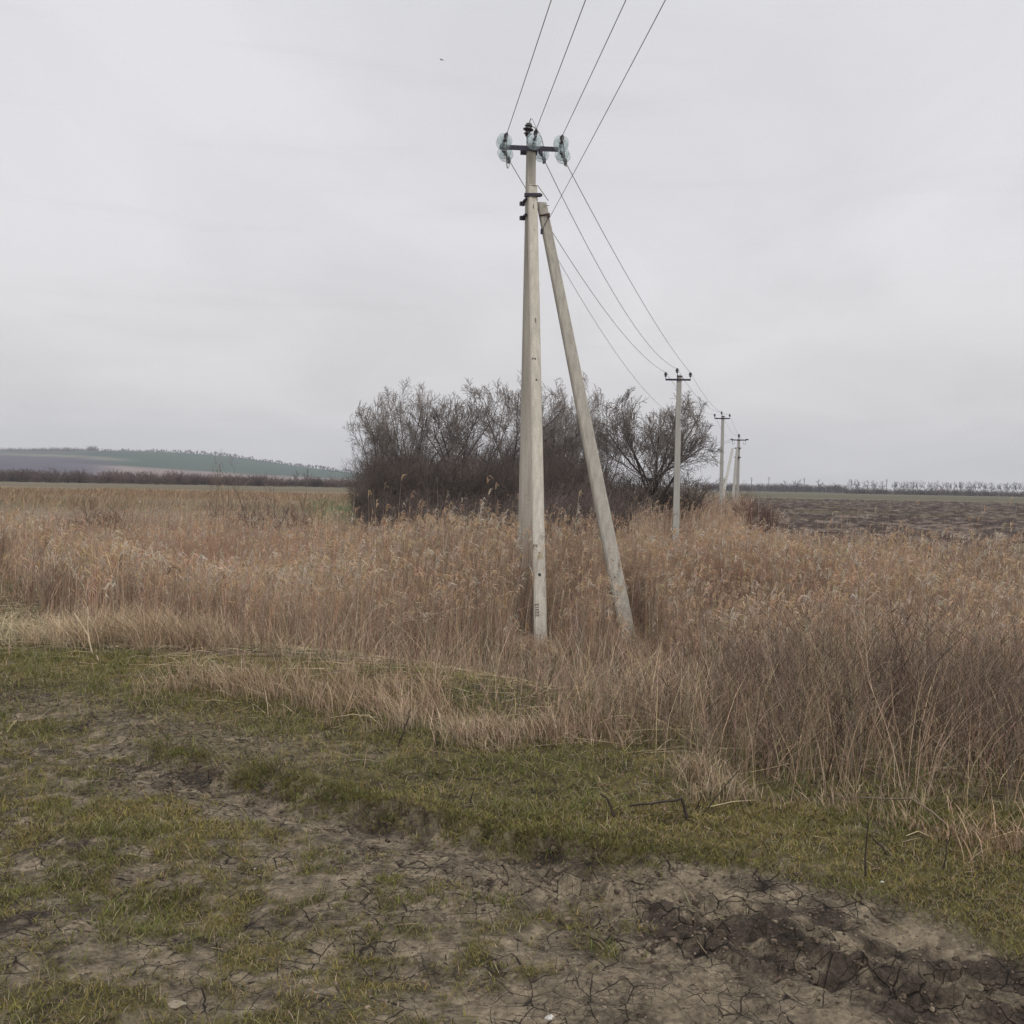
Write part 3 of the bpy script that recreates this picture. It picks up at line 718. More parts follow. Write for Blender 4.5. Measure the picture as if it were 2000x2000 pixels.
# ------------------------------------------------------------------ bare trees and bushes
class Tree:
    def __init__(s, seed): s.r = random.Random(seed); s.pl = []
    def branch(s, p, d, L, r, lvl, cfg):
        R_ = s.r; n = cfg['seg'][lvl]; pts = [p]; rad = [r]; dirs = [d]
        r1 = r*cfg['taper'][lvl]
        for i in range(n):
            j = cfg['wig'][lvl]
            d = d + np.array([R_.uniform(-j, j), R_.uniform(-j, j), R_.uniform(-j, j)+cfg['up'][lvl]]); d = d/np.linalg.norm(d)
            p = p + d*L/n; pts.append(p); rad.append(r + (r1-r)*(i+1)/n); dirs.append(d)
        s.pl.append((lvl, np.array(pts), np.array(rad)))
        if lvl+1 < len(cfg['n']):
            m = cfg['n'][lvl+1]; m = max(2, int(m*R_.uniform(.8, 1.2)))
            for k in range(m):
                t = cfg['start'][lvl] + (1-cfg['start'][lvl])*((k+R_.random())/m)
                fi = t*n; i = min(int(fi), n-1); f = fi-i
                q = pts[i]*(1-f)+pts[i+1]*f; rr = rad[i]*(1-f)+rad[i+1]*f
                dd = dirs[min(i+1, n)]
                a = R_.uniform(0, 2*math.pi); ref = np.array([0, 0, 1.]) if abs(dd[2]) < .9 else np.array([1., 0, 0])
                u = np.cross(dd, ref); u /= np.linalg.norm(u); v = np.cross(dd, u)
                ang = math.radians(R_.uniform(*cfg['ang'][lvl]))
                nd = dd*math.cos(ang) + (u*math.cos(a)+v*math.sin(a))*math.sin(ang)
                nl = L*R_.uniform(*cfg['len'][lvl])*(1.15-.5*t)
                s.branch(q, nd, nl, max(rr*cfg['rr'][lvl], cfg['rmin']), lvl+1, cfg)
    def mesh(s, name, lo, hi):
        V = []; F = []; n0 = 0; groups = {}
        for lvl, P, R_ in s.pl:
            if lo <= lvl <= hi: groups.setdefault((len(P), 6 if lvl == 0 else 5 if lvl == 1 else 3), []).append((P, R_))
        for (k, sd_), it in groups.items():
            v, f, per = tubes(np.stack([a_[0] for a_ in it]), np.stack([a_[1] for a_ in it]), sd_)
            V.append(v); F.append(f+n0); n0 += len(v)
        return np_mesh(name, np.concatenate(V), np.concatenate(F))

def tree_cfg(rmin=.009, n=(1, 7, 7, 7, 6), spread=(28, 62)):
    return dict(n=n, seg=(4, 6, 5, 4, 3), taper=(.6, .35, .35, .4, .5), wig=(.08, .14, .20, .24, .28), up=(.05, .06, .07, .06, .05),
                start=(.45, .22, .18, .12), ang=((26, 62), (25, 55), (25, 55), (22, 50)), len=((1.5, 2.3), (.36, .62), (.40, .64), (.42, .7)), rr=(.55, .5, .5, .6), rmin=rmin)
def make_tree_meshes(seed, H, cfg, trunk_L=None, r0=.16, lean=(0, 0)):
    T = Tree(seed); d = np.array([lean[0], lean[1], 1.0]); d /= np.linalg.norm(d)
    T.branch(np.zeros(3), d, trunk_L or H*.30, r0, 0, cfg)
    allp = np.concatenate([p for _, p, _ in T.pl]); k = H/np.percentile(allp[:, 2], 99.3)
    T.pl = [(l_, p*k, np.maximum(r, cfg['rmin'])) for l_, p, r in T.pl]
    c0 = np.array([lean[0]*H*.4, lean[1]*H*.4, H*.50]); ax = np.array([.50, .50, .47])*H
    def dome(p):
        d_ = (p-c0)/ax; rr_2 = np.linalg.norm(d_, axis=1, keepdims=True)
        lim = np.where(rr_2 > .88, .88+.40*np.tanh((rr_2-.88)/.45), rr_2)
        q_2 = c0 + d_/np.maximum(rr_2, 1e-6)*lim*ax
        return np.where(p[:, 2:3] > H*.12, q_2, p)
    T.pl = [(l_, dome(p) if l_ > 0 else p, r) for l_, p, r in T.pl]
    kz = H/np.percentile(np.concatenate([p for _, p, _ in T.pl])[:, 2], 99.5)
    T.pl = [(l_, p*np.array([1, 1, kz]), r) for l_, p, r in T.pl]
    return T.mesh('trunk', 0, 1), T.mesh('crown', 2, 9)
def shrub_mesh(seed, H, n_st=28, spread=.35, rmin=.008, n=(1, 6, 6), name='twigs', r0=.02, up=.05):
    T = Tree(seed); R_ = T.r
    cfg = dict(n=n, seg=(5, 3, 3), taper=(.35, .4, .5), wig=(.13, .2, .22), up=(up, .08, .06), start=(.12, .12), ang=((18, 50), (18, 55)), len=((.30, .50), (.38, .6)), rr=(.6, .6), rmin=rmin)
    for i in range(n_st):
        a = R_.uniform(0, 6.283); e_ = R_.uniform(0, spread*1.6); d = np.array([math.cos(a)*e_, math.sin(a)*e_, 1.]); d /= np.linalg.norm(d)
        rb = R_.uniform(0, .18)*H*spread*2
        T.branch(np.array([math.cos(a)*rb, math.sin(a)*rb, 0]), d, H*R_.uniform(.55, 1.0), r0, 0, cfg)
    allp = np.concatenate([p for _, p, _ in T.pl]); k = H/np.percentile(allp[:, 2], 93)
    T.pl = [(1 if l_ == 0 else 2, p*k, r) for l_, p, r in T.pl]
    return T

tree_meshes = [make_tree_meshes(s2, 10, tree_cfg(.013), r0=.19, lean=l2) for s2, l2 in ((3, (0, 0)), (11, (.15, 0)), (23, (-.1, 0)), (31, (.05, .1)))]
big_mesh = make_tree_meshes(47, 9.5, tree_cfg(.012, (1, 11, 10, 9, 7)), 2.2, r0=.24)
def put_tree(px, top, Y, meshes, rz, label, wide=1.0, group='bare trees of the copse', hm=10.0):
    tp = at(px, top, Y); zb = gz(tp[0], Y); H = tp[2]-zb; k = H/hm
    root = empty('bare_tree', (tp[0], Y, zb-.05), label, 'tree', group)
    root.rotation_euler.z = rz; root.scale = (k*wide, k*wide, k)
    obj('trunk', meshes[0], M_bark, root); obj('crown', meshes[1], M_twig, root)
    return root
big2 = make_tree_meshes(61, 10, tree_cfg(.011, (1, 10, 8, 8, 7)), 2.0, r0=.22)
TL = [(800, 742, 80, 9, .70, 'tall rounded bare tree at the left end of the copse'),
      (735, 800, 77, 2, .8, 'lower bare tree sloping down at the far left edge of the copse'),
      (838, 758, 84, 2, .95, 'bare tree right of the tall rounded one at the left end'),
      (885, 752, 79, 3, .9, 'bare tree with upright pale tips left of the braced pole, second from it'),
      (950, 748, 82, 0, .85, 'bare tree with upright forks just left of the braced pole'),
      (1004, 732, 76, 2, .8, 'bare tree whose crown peeks out from behind the braced pole'),
      (1080, 738, 80, 9, .75, 'bare tree seen between the braced pole and its right brace'),
      (1140, 770, 84, 9, .75, 'spreading bare tree directly right of the right brace'),
      (1190, 800, 86, 2, .8, 'low bare tree between the right brace and the broad open crowned tree')]
for i, (px, top, Y, mi_, wd, lb) in enumerate(TL): put_tree(px, top, Y, big2 if mi_ == 9 else tree_meshes[mi_], i*1.7, lb, wd)
put_tree(1276, 764, 64, big_mesh, 4.2, 'broad open crowned bare tree at the right end of the copse behind the straight pole', .93, hm=9.5)

sh = [shrub_mesh(100+i, 6.0, 34, .36, .012, (1, 7, 6), r0=.035) for i in range(3)]
shm = [(T.mesh('stems', 1, 1), T.mesh('twigs', 2, 2)) for T in sh]
def put_shrub(px, top, Y, pair, hm, rz, wide, label, group, mat=M_thick, name='bare_bush', cat='bush', bury=.1):
    tp = at(px, top, Y); zb = gz(tp[0], Y); k = (tp[2]-zb)/hm
    root = empty(name, (tp[0], Y, zb-bury), label, cat, group); root.rotation_euler.z = rz; root.scale = (k*wide, k*wide, k)
    a_ = obj('stems', pair[0], mat, root); b_ = obj('twigs', pair[1], mat, root)
    return root
rr_ = random.Random(5)
lb_t = 'leafless grey brown bush packed in the dense thicket under the bare trees'
for row, (Yr, dx, base_top) in enumerate(((71, 27, 902), (76, 27, 896), (83, 30, 890), (90, 32, 886))):
    px = 706 + row*9
    while px < 1185:
        tp_ = base_top + rr_.uniform(-16, 16) + max(0, 745-px)*1.0 + max(0, px-1130)*.8
        put_shrub(px, tp_, Yr+rr_.uniform(-2, 2), shm[rr_.randrange(3)], 6.0, rr_.uniform(0, 6), rr_.uniform(.8, 1.0), lb_t, 'thicket bushes of the copse')
        px += dx*rr_.uniform(.8, 1.2)
# lower dark brush in front of the copse and round the big tree
for px, tp_, Yr in ((1060, 968, 60), (1110, 955, 61), (1160, 945, 62), (1205, 930, 64), (1240, 925, 66), (1275, 930, 67), (1320, 935, 67), (1350, 945, 68), (900, 968, 62), (960, 975, 60), (760, 965, 64), (820, 962, 63), (1010, 980, 60), (720, 985, 56), (770, 985, 54), (825, 988, 52), (880, 985, 50), (930, 990, 50), (985, 988, 49), (1040, 985, 50), (1085, 980, 51), (1130, 975, 53), (1175, 968, 55), (1215, 962, 57)):
    put_shrub(px, tp_, Yr, shm[rr_.randrange(3)], 6.0, rr_.uniform(0, 6), 1.5, 'low dark leafless bush at the foot of the copse above the reeds', 'low bushes before the copse')
# single bushes on the flat
shs = shrub_mesh(201, 3.0, 40, .36, .006, (1, 7, 6), r0=.018); shsm = (shs.mesh('stems', 1, 1), shs.mesh('twigs', 2, 2))
put_shrub(1462, 972, 62, shsm, 3.0, .4, 1.05, 'round reddish brown bush right of the second straight pole', None, M_redbush)
put_shrub(1500, 985, 66, shsm, 3.0, 2.4, 1.1, 'smaller reddish bush behind the round one at the ploughed field edge', None, M_redbush)
put_shrub(200, 992, 46, shsm, 3.0, 1.4, 1.5, 'reddish leafless bush alone in the dry grass at far left', None, M_sap)
put_shrub(585, 992, 44, shsm, 3.0, 3.1, .9, 'faint greenish brown bush right of the dark forked bush on the left', None, M_sap)
put_shrub(480, 998, 47, shsm, 3.0, 5.0, 1.5, 'low brown bush between the slender sapling and the dark forked bush', None, M_sap)
fk = shrub_mesh(205, 3.0, 9, .42, .008, (1, 5, 5), r0=.03); fkm = (fk.mesh('stems', 1, 1), fk.mesh('twigs', 2, 2))
put_shrub(522, 962, 40, fkm, 3.0, .2, .9, 'dark forked bush standing in the reeds left of the copse', None, M_bark)
sp = shrub_mesh(207, 4.5, 7, .24, .009, (1, 5, 4), r0=.035, up=.07); spm = (sp.mesh('stems', 1, 1), sp.mesh('twigs', 2, 2))
put_shrub(438, 903, 55, spm, 4.5, 1.0, .9, 'slender many stemmed sapling rising in front of the green hill', None, M_sap, 'sapling', 'sapling')

# distant trees, hedges
ft = [Tree(300+i) for i in range(3)]
far_m = []
for i, T in enumerate(ft):
    cfg = tree_cfg(.05, (1, 5, 5, 5)); cfg = {k: v for k, v in cfg.items()}
    T.branch(np.zeros(3), np.array([0, 0, 1.]), 3.5, .22, 0, cfg)
    allp = np.concatenate([p for _, p, _ in T.pl]); k = 11/allp[:, 2].max()
    T.pl = [(l_, p*np.array([k*.8, k*.8, k]), np.maximum(r*k, .06)) for l_, p, r in T.pl]
    far_m.append((T.mesh('trunk', 0, 1), T.mesh('crown', 2, 9)))
hb = [shrub_mesh(400+i, 6.0, 40, .5, .035, (1, 5, 4), r0=.06) for i in range(2)]
hbm = [T.mesh('far_bush', 0, 9) for T in hb]
def thick(T, rmin): T.pl = [(l_, p, np.maximum(r, rmin)) for l_, p, r in T.pl if l_ < 4]; return T.mesh('ridge_tree', 0, 9)
ridge_m = [thick(T, .26) for T in ft]
def put_far(px, Y, H, label, group, hz=None, mat=M_far, wide=1.0):
    x = (px-1000)/2000*Y; zb = gz(x, Y)
    root = empty('distant_tree', (x, Y, zb), label, 'tree', group); pr = far_m[rr_.randrange(3)]
    root.rotation_euler.z = rr_.uniform(0, 6); k = H/11; root.scale = (k*wide, k*wide, k)
    obj('trunk', pr[0], mat, root); obj('crown', pr[1], mat, root)
px = 1664
while px < 2120:
    gap = 0
    if abs(px-1733) < 7: px += 12; continue
    put_far(px, 900+rr_.uniform(-6, 6), rr_.uniform(11.6, 13.6), 'bare tree in the even row along the right horizon', 'row of distant trees on the right horizon', wide=rr_.uniform(.8, 1.1))
    px += rr_.uniform(8, 13)
for px, H, lb in ((1529, 11, 'lone small bare tree on the horizon, leftmost of four right of the poles'), (1555, 12, 'lone round bare tree on the horizon, second of four right of the poles'), (1600, 12.5, 'lone wide bare tree on the horizon, third of four right of the poles'), (1634, 9.5, 'lone low bare tree on the horizon nearest the distant tree row')):
    put_far(px, 880, H, lb, None, wide=1.2)
put_far(598, 430, 8.5, 'small bare tree with a pale trunk in front of the hill near the copse', None, wide=.9)
put_far(577, 440, 7.5, 'dim bare tree just left of the pale trunked one', None, wide=.9)
def put_hb(px, Y, H, wide, label, group, mat=M_hedge, name='distant_bush'):
    x = (px-1000)/2000*Y; zb = gz(x, Y)
    o = obj(name, hbm[rr_.randrange(2)], mat, None, (x, Y, zb-.2)); o.rotation_euler.z = rr_.uniform(0, 6); k = H/6; o.scale = (k*wide, k*wide, k)
    tag(o, label, 'bush', group)
px = -60
while px < 720:
    put_hb(px, rr_.uniform(470, 540), rr_.uniform(3.6, 5.8)*(1-.25*max(0, (px-350)/350)), 1.5, 'low brown bush in the long hedge below the left hill', 'hedge bushes below the hill'); px += rr_.uniform(5.5, 9)
px = 1370
while px < 2080:
    far2 = px < 1650
    put_hb(px, 1250 if far2 else rr_.uniform(905, 930), (rr_.uniform(7, 9) if far2 else rr_.uniform(4.0, 5.6)), 1.7, 'grey blue bush in the dark band along the right horizon', 'bushes along the right horizon', M_far); px += rr_.uniform(6, 9) if far2 else rr_.uniform(7, 10)
px = 4
while px < 700:
    p = hill_ridge(px); H = rr_.uniform(10, 17) if px > 170 else rr_.uniform(9, 13)
    o = None
    if px < 190:
        o = obj('ridge_bush', hbm[rr_.randrange(2)], M_far, None, (p[0], p[1], p[2]-2)); k = H/6*1.1; o.scale = (k*1.2, k*1.2, k)
        tag(o, 'dim bush of the dense wood edge on the left end of the hill', 'bush', 'wood edge on the hill')
        px += rr_.uniform(4, 6)
    else:
        o = obj('ridge_tree', ridge_m[rr_.randrange(3)], M_far, None, (p[0], p[1], p[2]-5.0)); k = H/11; o.scale = (k*1.1, k*1.1, k)
        tag(o, 'tiny bare tree in the line along the hill crest', 'tree', 'trees along the hill crest')
        px += rr_.uniform(3.4, 7)
    o.rotation_euler.z = rr_.uniform(0, 6)
# far masts and posts
for px, top, Y, lb in ((1468, 932, 1100, 'thin far mast on the horizon, leftmost of the four beside the poles'), (1502, 931, 1100, 'thin far mast on the horizon, second from the poles'), (1571, 933, 1100, 'thin far mast on the horizon between two lone trees'), (1732, 935, 1100, 'thin far mast rising in the gap of the distant tree row')):
    tp = at(px, top, Y); zb = gz(tp[0], Y); G = Geo(); G.tube([(tp[0], Y, zb), tuple(tp)], [.45, .25], 6); G.box((tp[0], Y, tp[2]-1.5), (1.6, .12, .12)); G.box((tp[0], Y, tp[2]-3.2), (1.1, .12, .12))
    tag(G.build('power_mast', M_far, None, origin=(tp[0], Y, zb)), lb, 'mast', 'far masts on the horizon')
tp = at(1415, 934, 150); zb = gz(tp[0], 150.); G = Geo(); post_geo(G, (tp[0], 150, zb), tp, (.3, .25), (.24, .2), 0); G.box((tp[0], 149.8, tp[2]-.25), (.4, .05, .05))
tag(G.build('short_post', M_conc_far, None, origin=(tp[0], 150, zb)), 'short grey post seen just right behind the second straight pole', 'post')

# ------------------------------------------------------------------ reeds, weeds, grass (uncountable)
M_reed = attr_mat('dry_reed', .75, .2, trans=.18)
M_weed = attr_mat('dry_weed', .85, .1, trans=0)
M_grass = attr_mat('short_grass', .7, .2, trans=.25)
def rnd(a, b, n): return rng.uniform(a, b, n)
def unit_h(n):
    a = rnd(0, 2*math.pi, n); return np.stack([np.cos(a), np.sin(a), np.zeros(n)], 1)
def jitter(col, n, amt=.18):
    k = 1 + rng.normal(0, amt, (n, 1)); h = 1 + rng.normal(0, amt*.22, (n, 3)); return np.clip(np.array(col)[None]*k*h, .01, .9)

clear = [(P0[0], YM, .30), (s1b[0], s1b[1], .22), (s2b[0], s2b[1], .25)]
def reed_start(x):
    return np.interp(x, [-30, -14, -9, -6.3, -4.4, -2.6, -1, 1.6, 2.6, 5, 30], [40, 26, 18.5, 13.0, 11.0, 13.2, 15.2, 15.5, 11.5, 9.5, 8.5])
def in_reeds(x, y):
    ok = y > reed_start(x) + 1.6*(fbm(x, y, 1.5, 3, 201)-.5)
    right = x > .33*y - 1
    ok &= ~(right & (y > 44 + 3*(fbm(x, y, 5, 2, 202)-.5)))
    ok &= ~((x < -.11*y) & (y > 46 + 10*(fbm(x, y, 9, 2, 203)-.5)))
    ok &= x < field_edge(np.maximum(y, 44)) + 1.0
    ok &= y < 100
    ok &= ~((x > -.165*y) & (x < .095*y+1) & (y > 33+5*(fbm(x, y, 4, 3, 205)-.5)) & (rng.random(len(x)) < .9))
    for cx, cy, r in clear: ok &= np.hypot(x-cx, y-cy) > r
    # keep the feet of the pole and its braces in view
    return ok
RD = Stuff()
def reeds(n_target, y0, y1, thick, leaves, plume_n, hmul=1.0, dens_noise=True):
    area_n = n_target
    y = np.sqrt(rnd(y0**2, y1**2, area_n)); x = rnd(-.72, .72, area_n)*(y+2)
    k = in_reeds(x, y)
    cl_n = fbm(x, y, 1.1, 3, 210); big = fbm(x, y, 7, 3, 211)
    if dens_noise: k &= rng.random(area_n) < np.clip((cl_n-.28)*3.2, .12, 1)
    x, y, big, cl_n = x[k], y[k], big[k], cl_n[k]; n_ = len(x)
    z = zt(x, y)
    hz = np.interp(y, [9, 14, 22, 40, 60, 90], [1.15, 1.55, 1.85, 1.95, 2.1, 2.1])
    h = hz*(.42+.95*big)*(.80+.4*cl_n)*rnd(.62, 1.18, n_)*hmul
    h = np.where((x > 1.5) & (y < 24), h*.92, h)*np.interp(x/y, [-.5, -.3, -.1], [.72, .85, 1])
    gapx = sstep(1.1, .3, np.abs(x-b2[0]*y/b2[1]+.1))*sstep(19, 25, y)*(y < 48.3); h = h*(1-.78*gapx)
    foot = np.maximum(sstep(.62, .30, np.abs(x-.40))*(y < 17.3), sstep(.50, .22, np.abs(x-1.98))*(y < 18.3)); h = h*(1-.88*foot)
    P = np.zeros((n_, 5, 3)); t = np.linspace(0, 1, 5)
    lean = rng.normal(0, .09, (n_, 2)) + np.array([.05, -.02]); lean *= h[:, None]
    h = h*np.where(rng.random(n_) < .03, 1.32, 1.0); strong = rng.random(n_) < .08*np.clip((fbm(x, y, 2.2, 3, 214)-.35)*6, .2, 2.2); lean[strong] *= 6
    tt = t**1.7
    P[:, :, 0] = x[:, None] + lean[:, :1]*tt; P[:, :, 1] = y[:, None] + lean[:, 1:]*tt
    P[:, :, 2] = z[:, None] - .03 + h[:, None]*t - (strong[:, None]*h[:, None]*.25)*tt
    base = jitter((.425, .290, .203), n_, .27)
    pink = np.clip((fbm(x, y, 5, 3, 220)-.4)*3, 0, 1)[:, None]
    base = base*(1-pink) + pink*jitter((.44, .268, .188), n_, .27)
    grey = (rng.random((n_, 1)) < .35); base = np.where(grey, jitter((.31, .25, .20), n_), base)
    base = base*(.62+.76*fbm(x, y, 3.2, 4, 223))[:, None]
    pale = (rng.random((n_, 1)) < .06); base = np.where(pale, jitter((.68, .60, .46), n_), base)
    R_ = thick*np.array([1, .95, .8, .6, .35])[None]*rnd(.7, 1.3, n_)[:, None]
    RD.put(tubes(P, R_, 3), base)
    for k_ in range(leaves):
        f = rnd(.15, .85, n_); i = np.minimum((f*4).astype(int), 3); fr2 = (f*4-i)[:, None]; ar = np.arange(n_)
        q = P[ar, i]*(1-fr2)+P[ar, i+1]*fr2
        u = unit_h(n_); Lf = rnd(.10, .30, n_)
        L_ = np.stack([q, q+u*(.14*Lf)[:, None]+np.array([0, 0, 1.])*(.45*Lf)[:, None], q+u*(.32*Lf)[:, None]+np.array([0, 0, 1.])*(rnd(.6, .95, n_)*Lf)[:, None], q+u*(rnd(.35, .75, n_)*Lf)[:, None]+np.array([0, 0, 1.])*(rnd(.3, 1.2, n_)*Lf)[:, None]], 1)
        wd = thick*1.05*np.array([.6, 1, .8, .1])[None]*np.ones((n_, 1))
        dW = np.cross(u, np.array([0, 0, 1.])); dW = dW*.6 + np.array([0, 0, .8])
        RD.put(ribbons(L_, wd, dW), np.clip(base*rnd(.85, 1.25, n_)[:, None], 0, .9))
    has = rng.random(n_) < .42; idx_ = np.nonzero(has)[0]; m_ = len(idx_)
    tip = P[idx_, 4]; side = unit_h(m_)*.5 + np.array([.75, -.1, 0]); side /= np.linalg.norm(side, axis=1, keepdims=True)
    pc = jitter((.45, .325, .215), m_, .22); og = rng.random((m_, 1)) < .16; pc = np.where(og, jitter((.50, .345, .20), m_, .15), pc)
    gy = rng.random((m_, 1)) < .25; pc = np.where(gy, jitter((.50, .44, .36), m_, .15), pc)
    for k_ in range(plume_n):
        Lp = rnd(.06, .14, m_)*(1 if thick < .008 else 1.25); u = side + unit_h(m_)*.55
        a0 = tip - np.array([0, 0, 1.])*rnd(0, .13, m_)[:, None]
        L_ = np.stack([a0, a0+u*(.3*Lp)[:, None]+np.array([0, 0, .6])*Lp[:, None], a0+u*(.75*Lp)[:, None]+np.array([0, 0, .5])*(Lp*rnd(-.3, 1.3, m_))[:, None]], 1)
        wd = np.array([.5, 1, .2])[None]*(thick*.9+.0028)*rnd(.7, 1.3, m_)[:, None]
        dW = unit_h(m_)*.8+np.array([0, 0, .5])
        RD.put(ribbons(L_, wd, dW), pc)
reeds(95000, 8, 20, .0026, 2, 6)
reeds(100000, 18, 32, .0036, 2, 5)
reeds(85000, 30, 50, .0058, 1, 4)
reeds(75000, 48, 100, .0095, 1, 3)
RD.build('reeds', M_reed, 'wide bed of tall dry tan reeds with feathery plumes around the poles', 'reeds')

# low dry growth under and in front of the reeds
DG = Stuff()
def low_zone(x, y): return 1-.62*sstep(1.1, .5, np.abs(x-.40))*sstep(9.5, 11.5, y)*(y < 17.4)
def dry_blades(n, x, y, h, width, lean_amt, col, amt=.2, lean_bias=(.25, -.15)):
    h = h*low_zone(x, y); z = zt(x, y); u = rng.normal(0, lean_amt, (n, 2)) + np.array(lean_bias)
    t = np.array([0, .35, .7, 1.0]); P = np.zeros((n, 4, 3))
    P[:, :, 0] = x[:, None] + u[:, :1]*h[:, None]*t**1.8; P[:, :, 1] = y[:, None] + u[:, 1:]*h[:, None]*t**1.8
    dr = np.clip(1-.35*np.hypot(u[:, 0], u[:, 1]), .15, 1)
    P[:, :, 2] = z[:, None]-.01 + (h*dr)[:, None]*(t*(1.25-.25*t))
    wd = width[:, None]*np.array([.8, 1, .75, .15])[None]
    d = np.cross(np.concatenate([u, np.zeros((n, 1))], 1), [0, 0, 1.]) + unit_h(n)*.4; d /= np.linalg.norm(d, axis=1, keepdims=True)
    DG.put(ribbons(P, wd, d), jitter(col, n, amt))
def sample(n, f, xr, yr):
    x = rnd(*xr, n); y = np.sqrt(rnd(yr[0]**2, yr[1]**2, n)) if yr[0] > 0 else rnd(*yr, n)
    p = f(x, y); k = rng.random(n) < p; return x[k], y[k]
# understory between edge and reeds
def f_under(x, y):
    s, t = ST(x, y); q = s-edge_s(x)
    k = np.clip((fbm(x, y, .9, 4, 301, .6)-.36-.10*(x < .4)*(y < 11))*5, 0, 1)*sstep(-.1, .7, q + 1.3*(fbm(x, y, .6, 4, 302)-.5))
    return k*(np.abs(x) < .62*y+1)
x, y = sample(150000, f_under, (-11, 13), (4.5, 20)); n_ = len(x)
hh = rnd(.08, .34, n_)*(.3+1.2*fbm(x, y, .8, 3, 303)); dry_blades(n_, x, y, hh, rnd(.0010, .0022, n_), .62, (.30, .215, .15), .34, (.05, -.15))
x, y = sample(60000, lambda x, y: (y > reed_start(x)-1)*1.0*(np.abs(x) < .62*y+2), (-22, 22), (9, 34)); n_ = len(x)
dry_blades(n_, x, y, rnd(.3, .8, n_), rnd(.002, .004, n_), .32, (.34, .24, .17), .25)
# pale tufts
tufts = []
for (pxa, pya, nn, sp_, hh_, c_) in ((430, 1335, 900, .30, .26, (.46, .345, .24)), (560, 1355, 1050, .34, .26, (.43, .32, .22)), (700, 1380, 1100, .3, .28, (.47, .35, .24)), (830, 1400, 750, .25, .24, (.46, .34, .24)), (760, 1350, 500, .35, .28, (.42, .31, .21)), (1000, 1440, 900, .22, .2, (.47, .36, .25)), (1110, 1440, 900, .26, .2, (.45, .33, .24)),
        (1365, 1520, 700, .11, .20, (.46, .36, .25)), (1410, 1550, 500, .11, .14, (.46, .36, .25)), (150, 1240, 1800, .55, .42, (.52, .42, .28)), (60, 1250, 1000, .5, .30, (.48, .40, .26)), (270, 1250, 2000, .5, .45, (.50, .37, .25)), (400, 1260, 1600, .5, .42, (.42, .32, .22)), (1800, 1590, 500, .30, .12, (.47, .36, .25)), (1960, 1650, 500, .22, .16, (.46, .33, .22)), (1620, 1570, 350, .25, .09, (.42, .32, .22)), (900, 1440, 700, .25, .25, (.5, .4, .28))):
    Yd = 8.
    for _ in range(30):
        p = at(pxa, pya, Yd); zg = gz(p[0], Yd); Yd *= 1 + (p[2]-zg)*.12
    cx, cy = at(pxa, pya, Yd)[:2]
    cxs = cx + rng.normal(0, sp_, (nn//25+1, 2)); pick = rng.integers(0, len(cxs), nn)
    x = cxs[pick, 0] + rng.normal(0, .05, nn); y = cy + (cxs[pick, 1]-cx)*.7 + rng.normal(0, .04, nn)
    dry_blades(nn, x, y, rnd(.35, 1.05, nn)*hh_*(.45+1.1*fbm(x, y, .28, 3, 305)), rnd(.0010, .0020, nn), .42 if cx > -3.6 else .85, tuple(v*.86 for v in c_), .22, (-.18, -.2))
# long fallen straws
x, y = sample(9000, lambda x, y: (sstep(4.5, 6.0, ST(x, y)[0])*(1-sstep(8, 12, ST(x, y)[0]))+.004), (-9, 8), (3, 14)); n_ = len(x)
a = rnd(0, 6.283, n_); L_ = rnd(.08, .45, n_); z = zt(x, y)
P = np.stack([np.stack([x+np.cos(a)*L_*k, y+np.sin(a)*L_*k, np.zeros(n_)], 1) for k in (-.5, 0, .5)], 1)
P[:, :, 2] = zt(P[:, :, 0], P[:, :, 1]) + .008 + rnd(0, .03, n_)[:, None]*np.array([0, 1, .6])[None]
DG.put(tubes(P, np.full((n_, 3), .0017)*rnd(.6, 1.3, n_)[:, None], 3), jitter((.46, .37, .25), n_, .25))
# litter of short pieces on the track and bank
x, y = sample(22000, lambda x, y: .12+.65*sstep(3.8, 4.4, ST(x, y)[0]), (-5, 5.5), (2.3, 8)); n_ = len(x)
a = rnd(0, 6.283, n_); L_ = rnd(.01, .07, n_)
P = np.stack([np.stack([x+np.cos(a)*L_*k, y+np.sin(a)*L_*k, np.zeros(n_)], 1) for k in (-.5, .5)], 1)
P[:, :, 2] = zt(P[:, :, 0], P[:, :, 1]) + .004 + rnd(0, .012, (n_*2)).reshape(n_, 2)
DG.put(tubes(P, np.full((n_, 2), .0011), 3), jitter((.24, .19, .13), n_, .35))
# low dry meadow on the left, seen over the reeds
x, y = sample(110000, lambda x, y: (x < -.10*y)*1.0*(np.abs(x) < .7*y)*np.clip((fbm(x, y, 6, 3, 330)-.3)*3, .15, 1), (-140, 0), (40, 200)); n_ = len(x)
dry_blades(n_, x, y, rnd(.3, 1.0, n_)*(.5+fbm(x, y, 8, 3, 331)), rnd(.008, .018, n_)*(y/70), .22, (.36, .265, .18), .25)

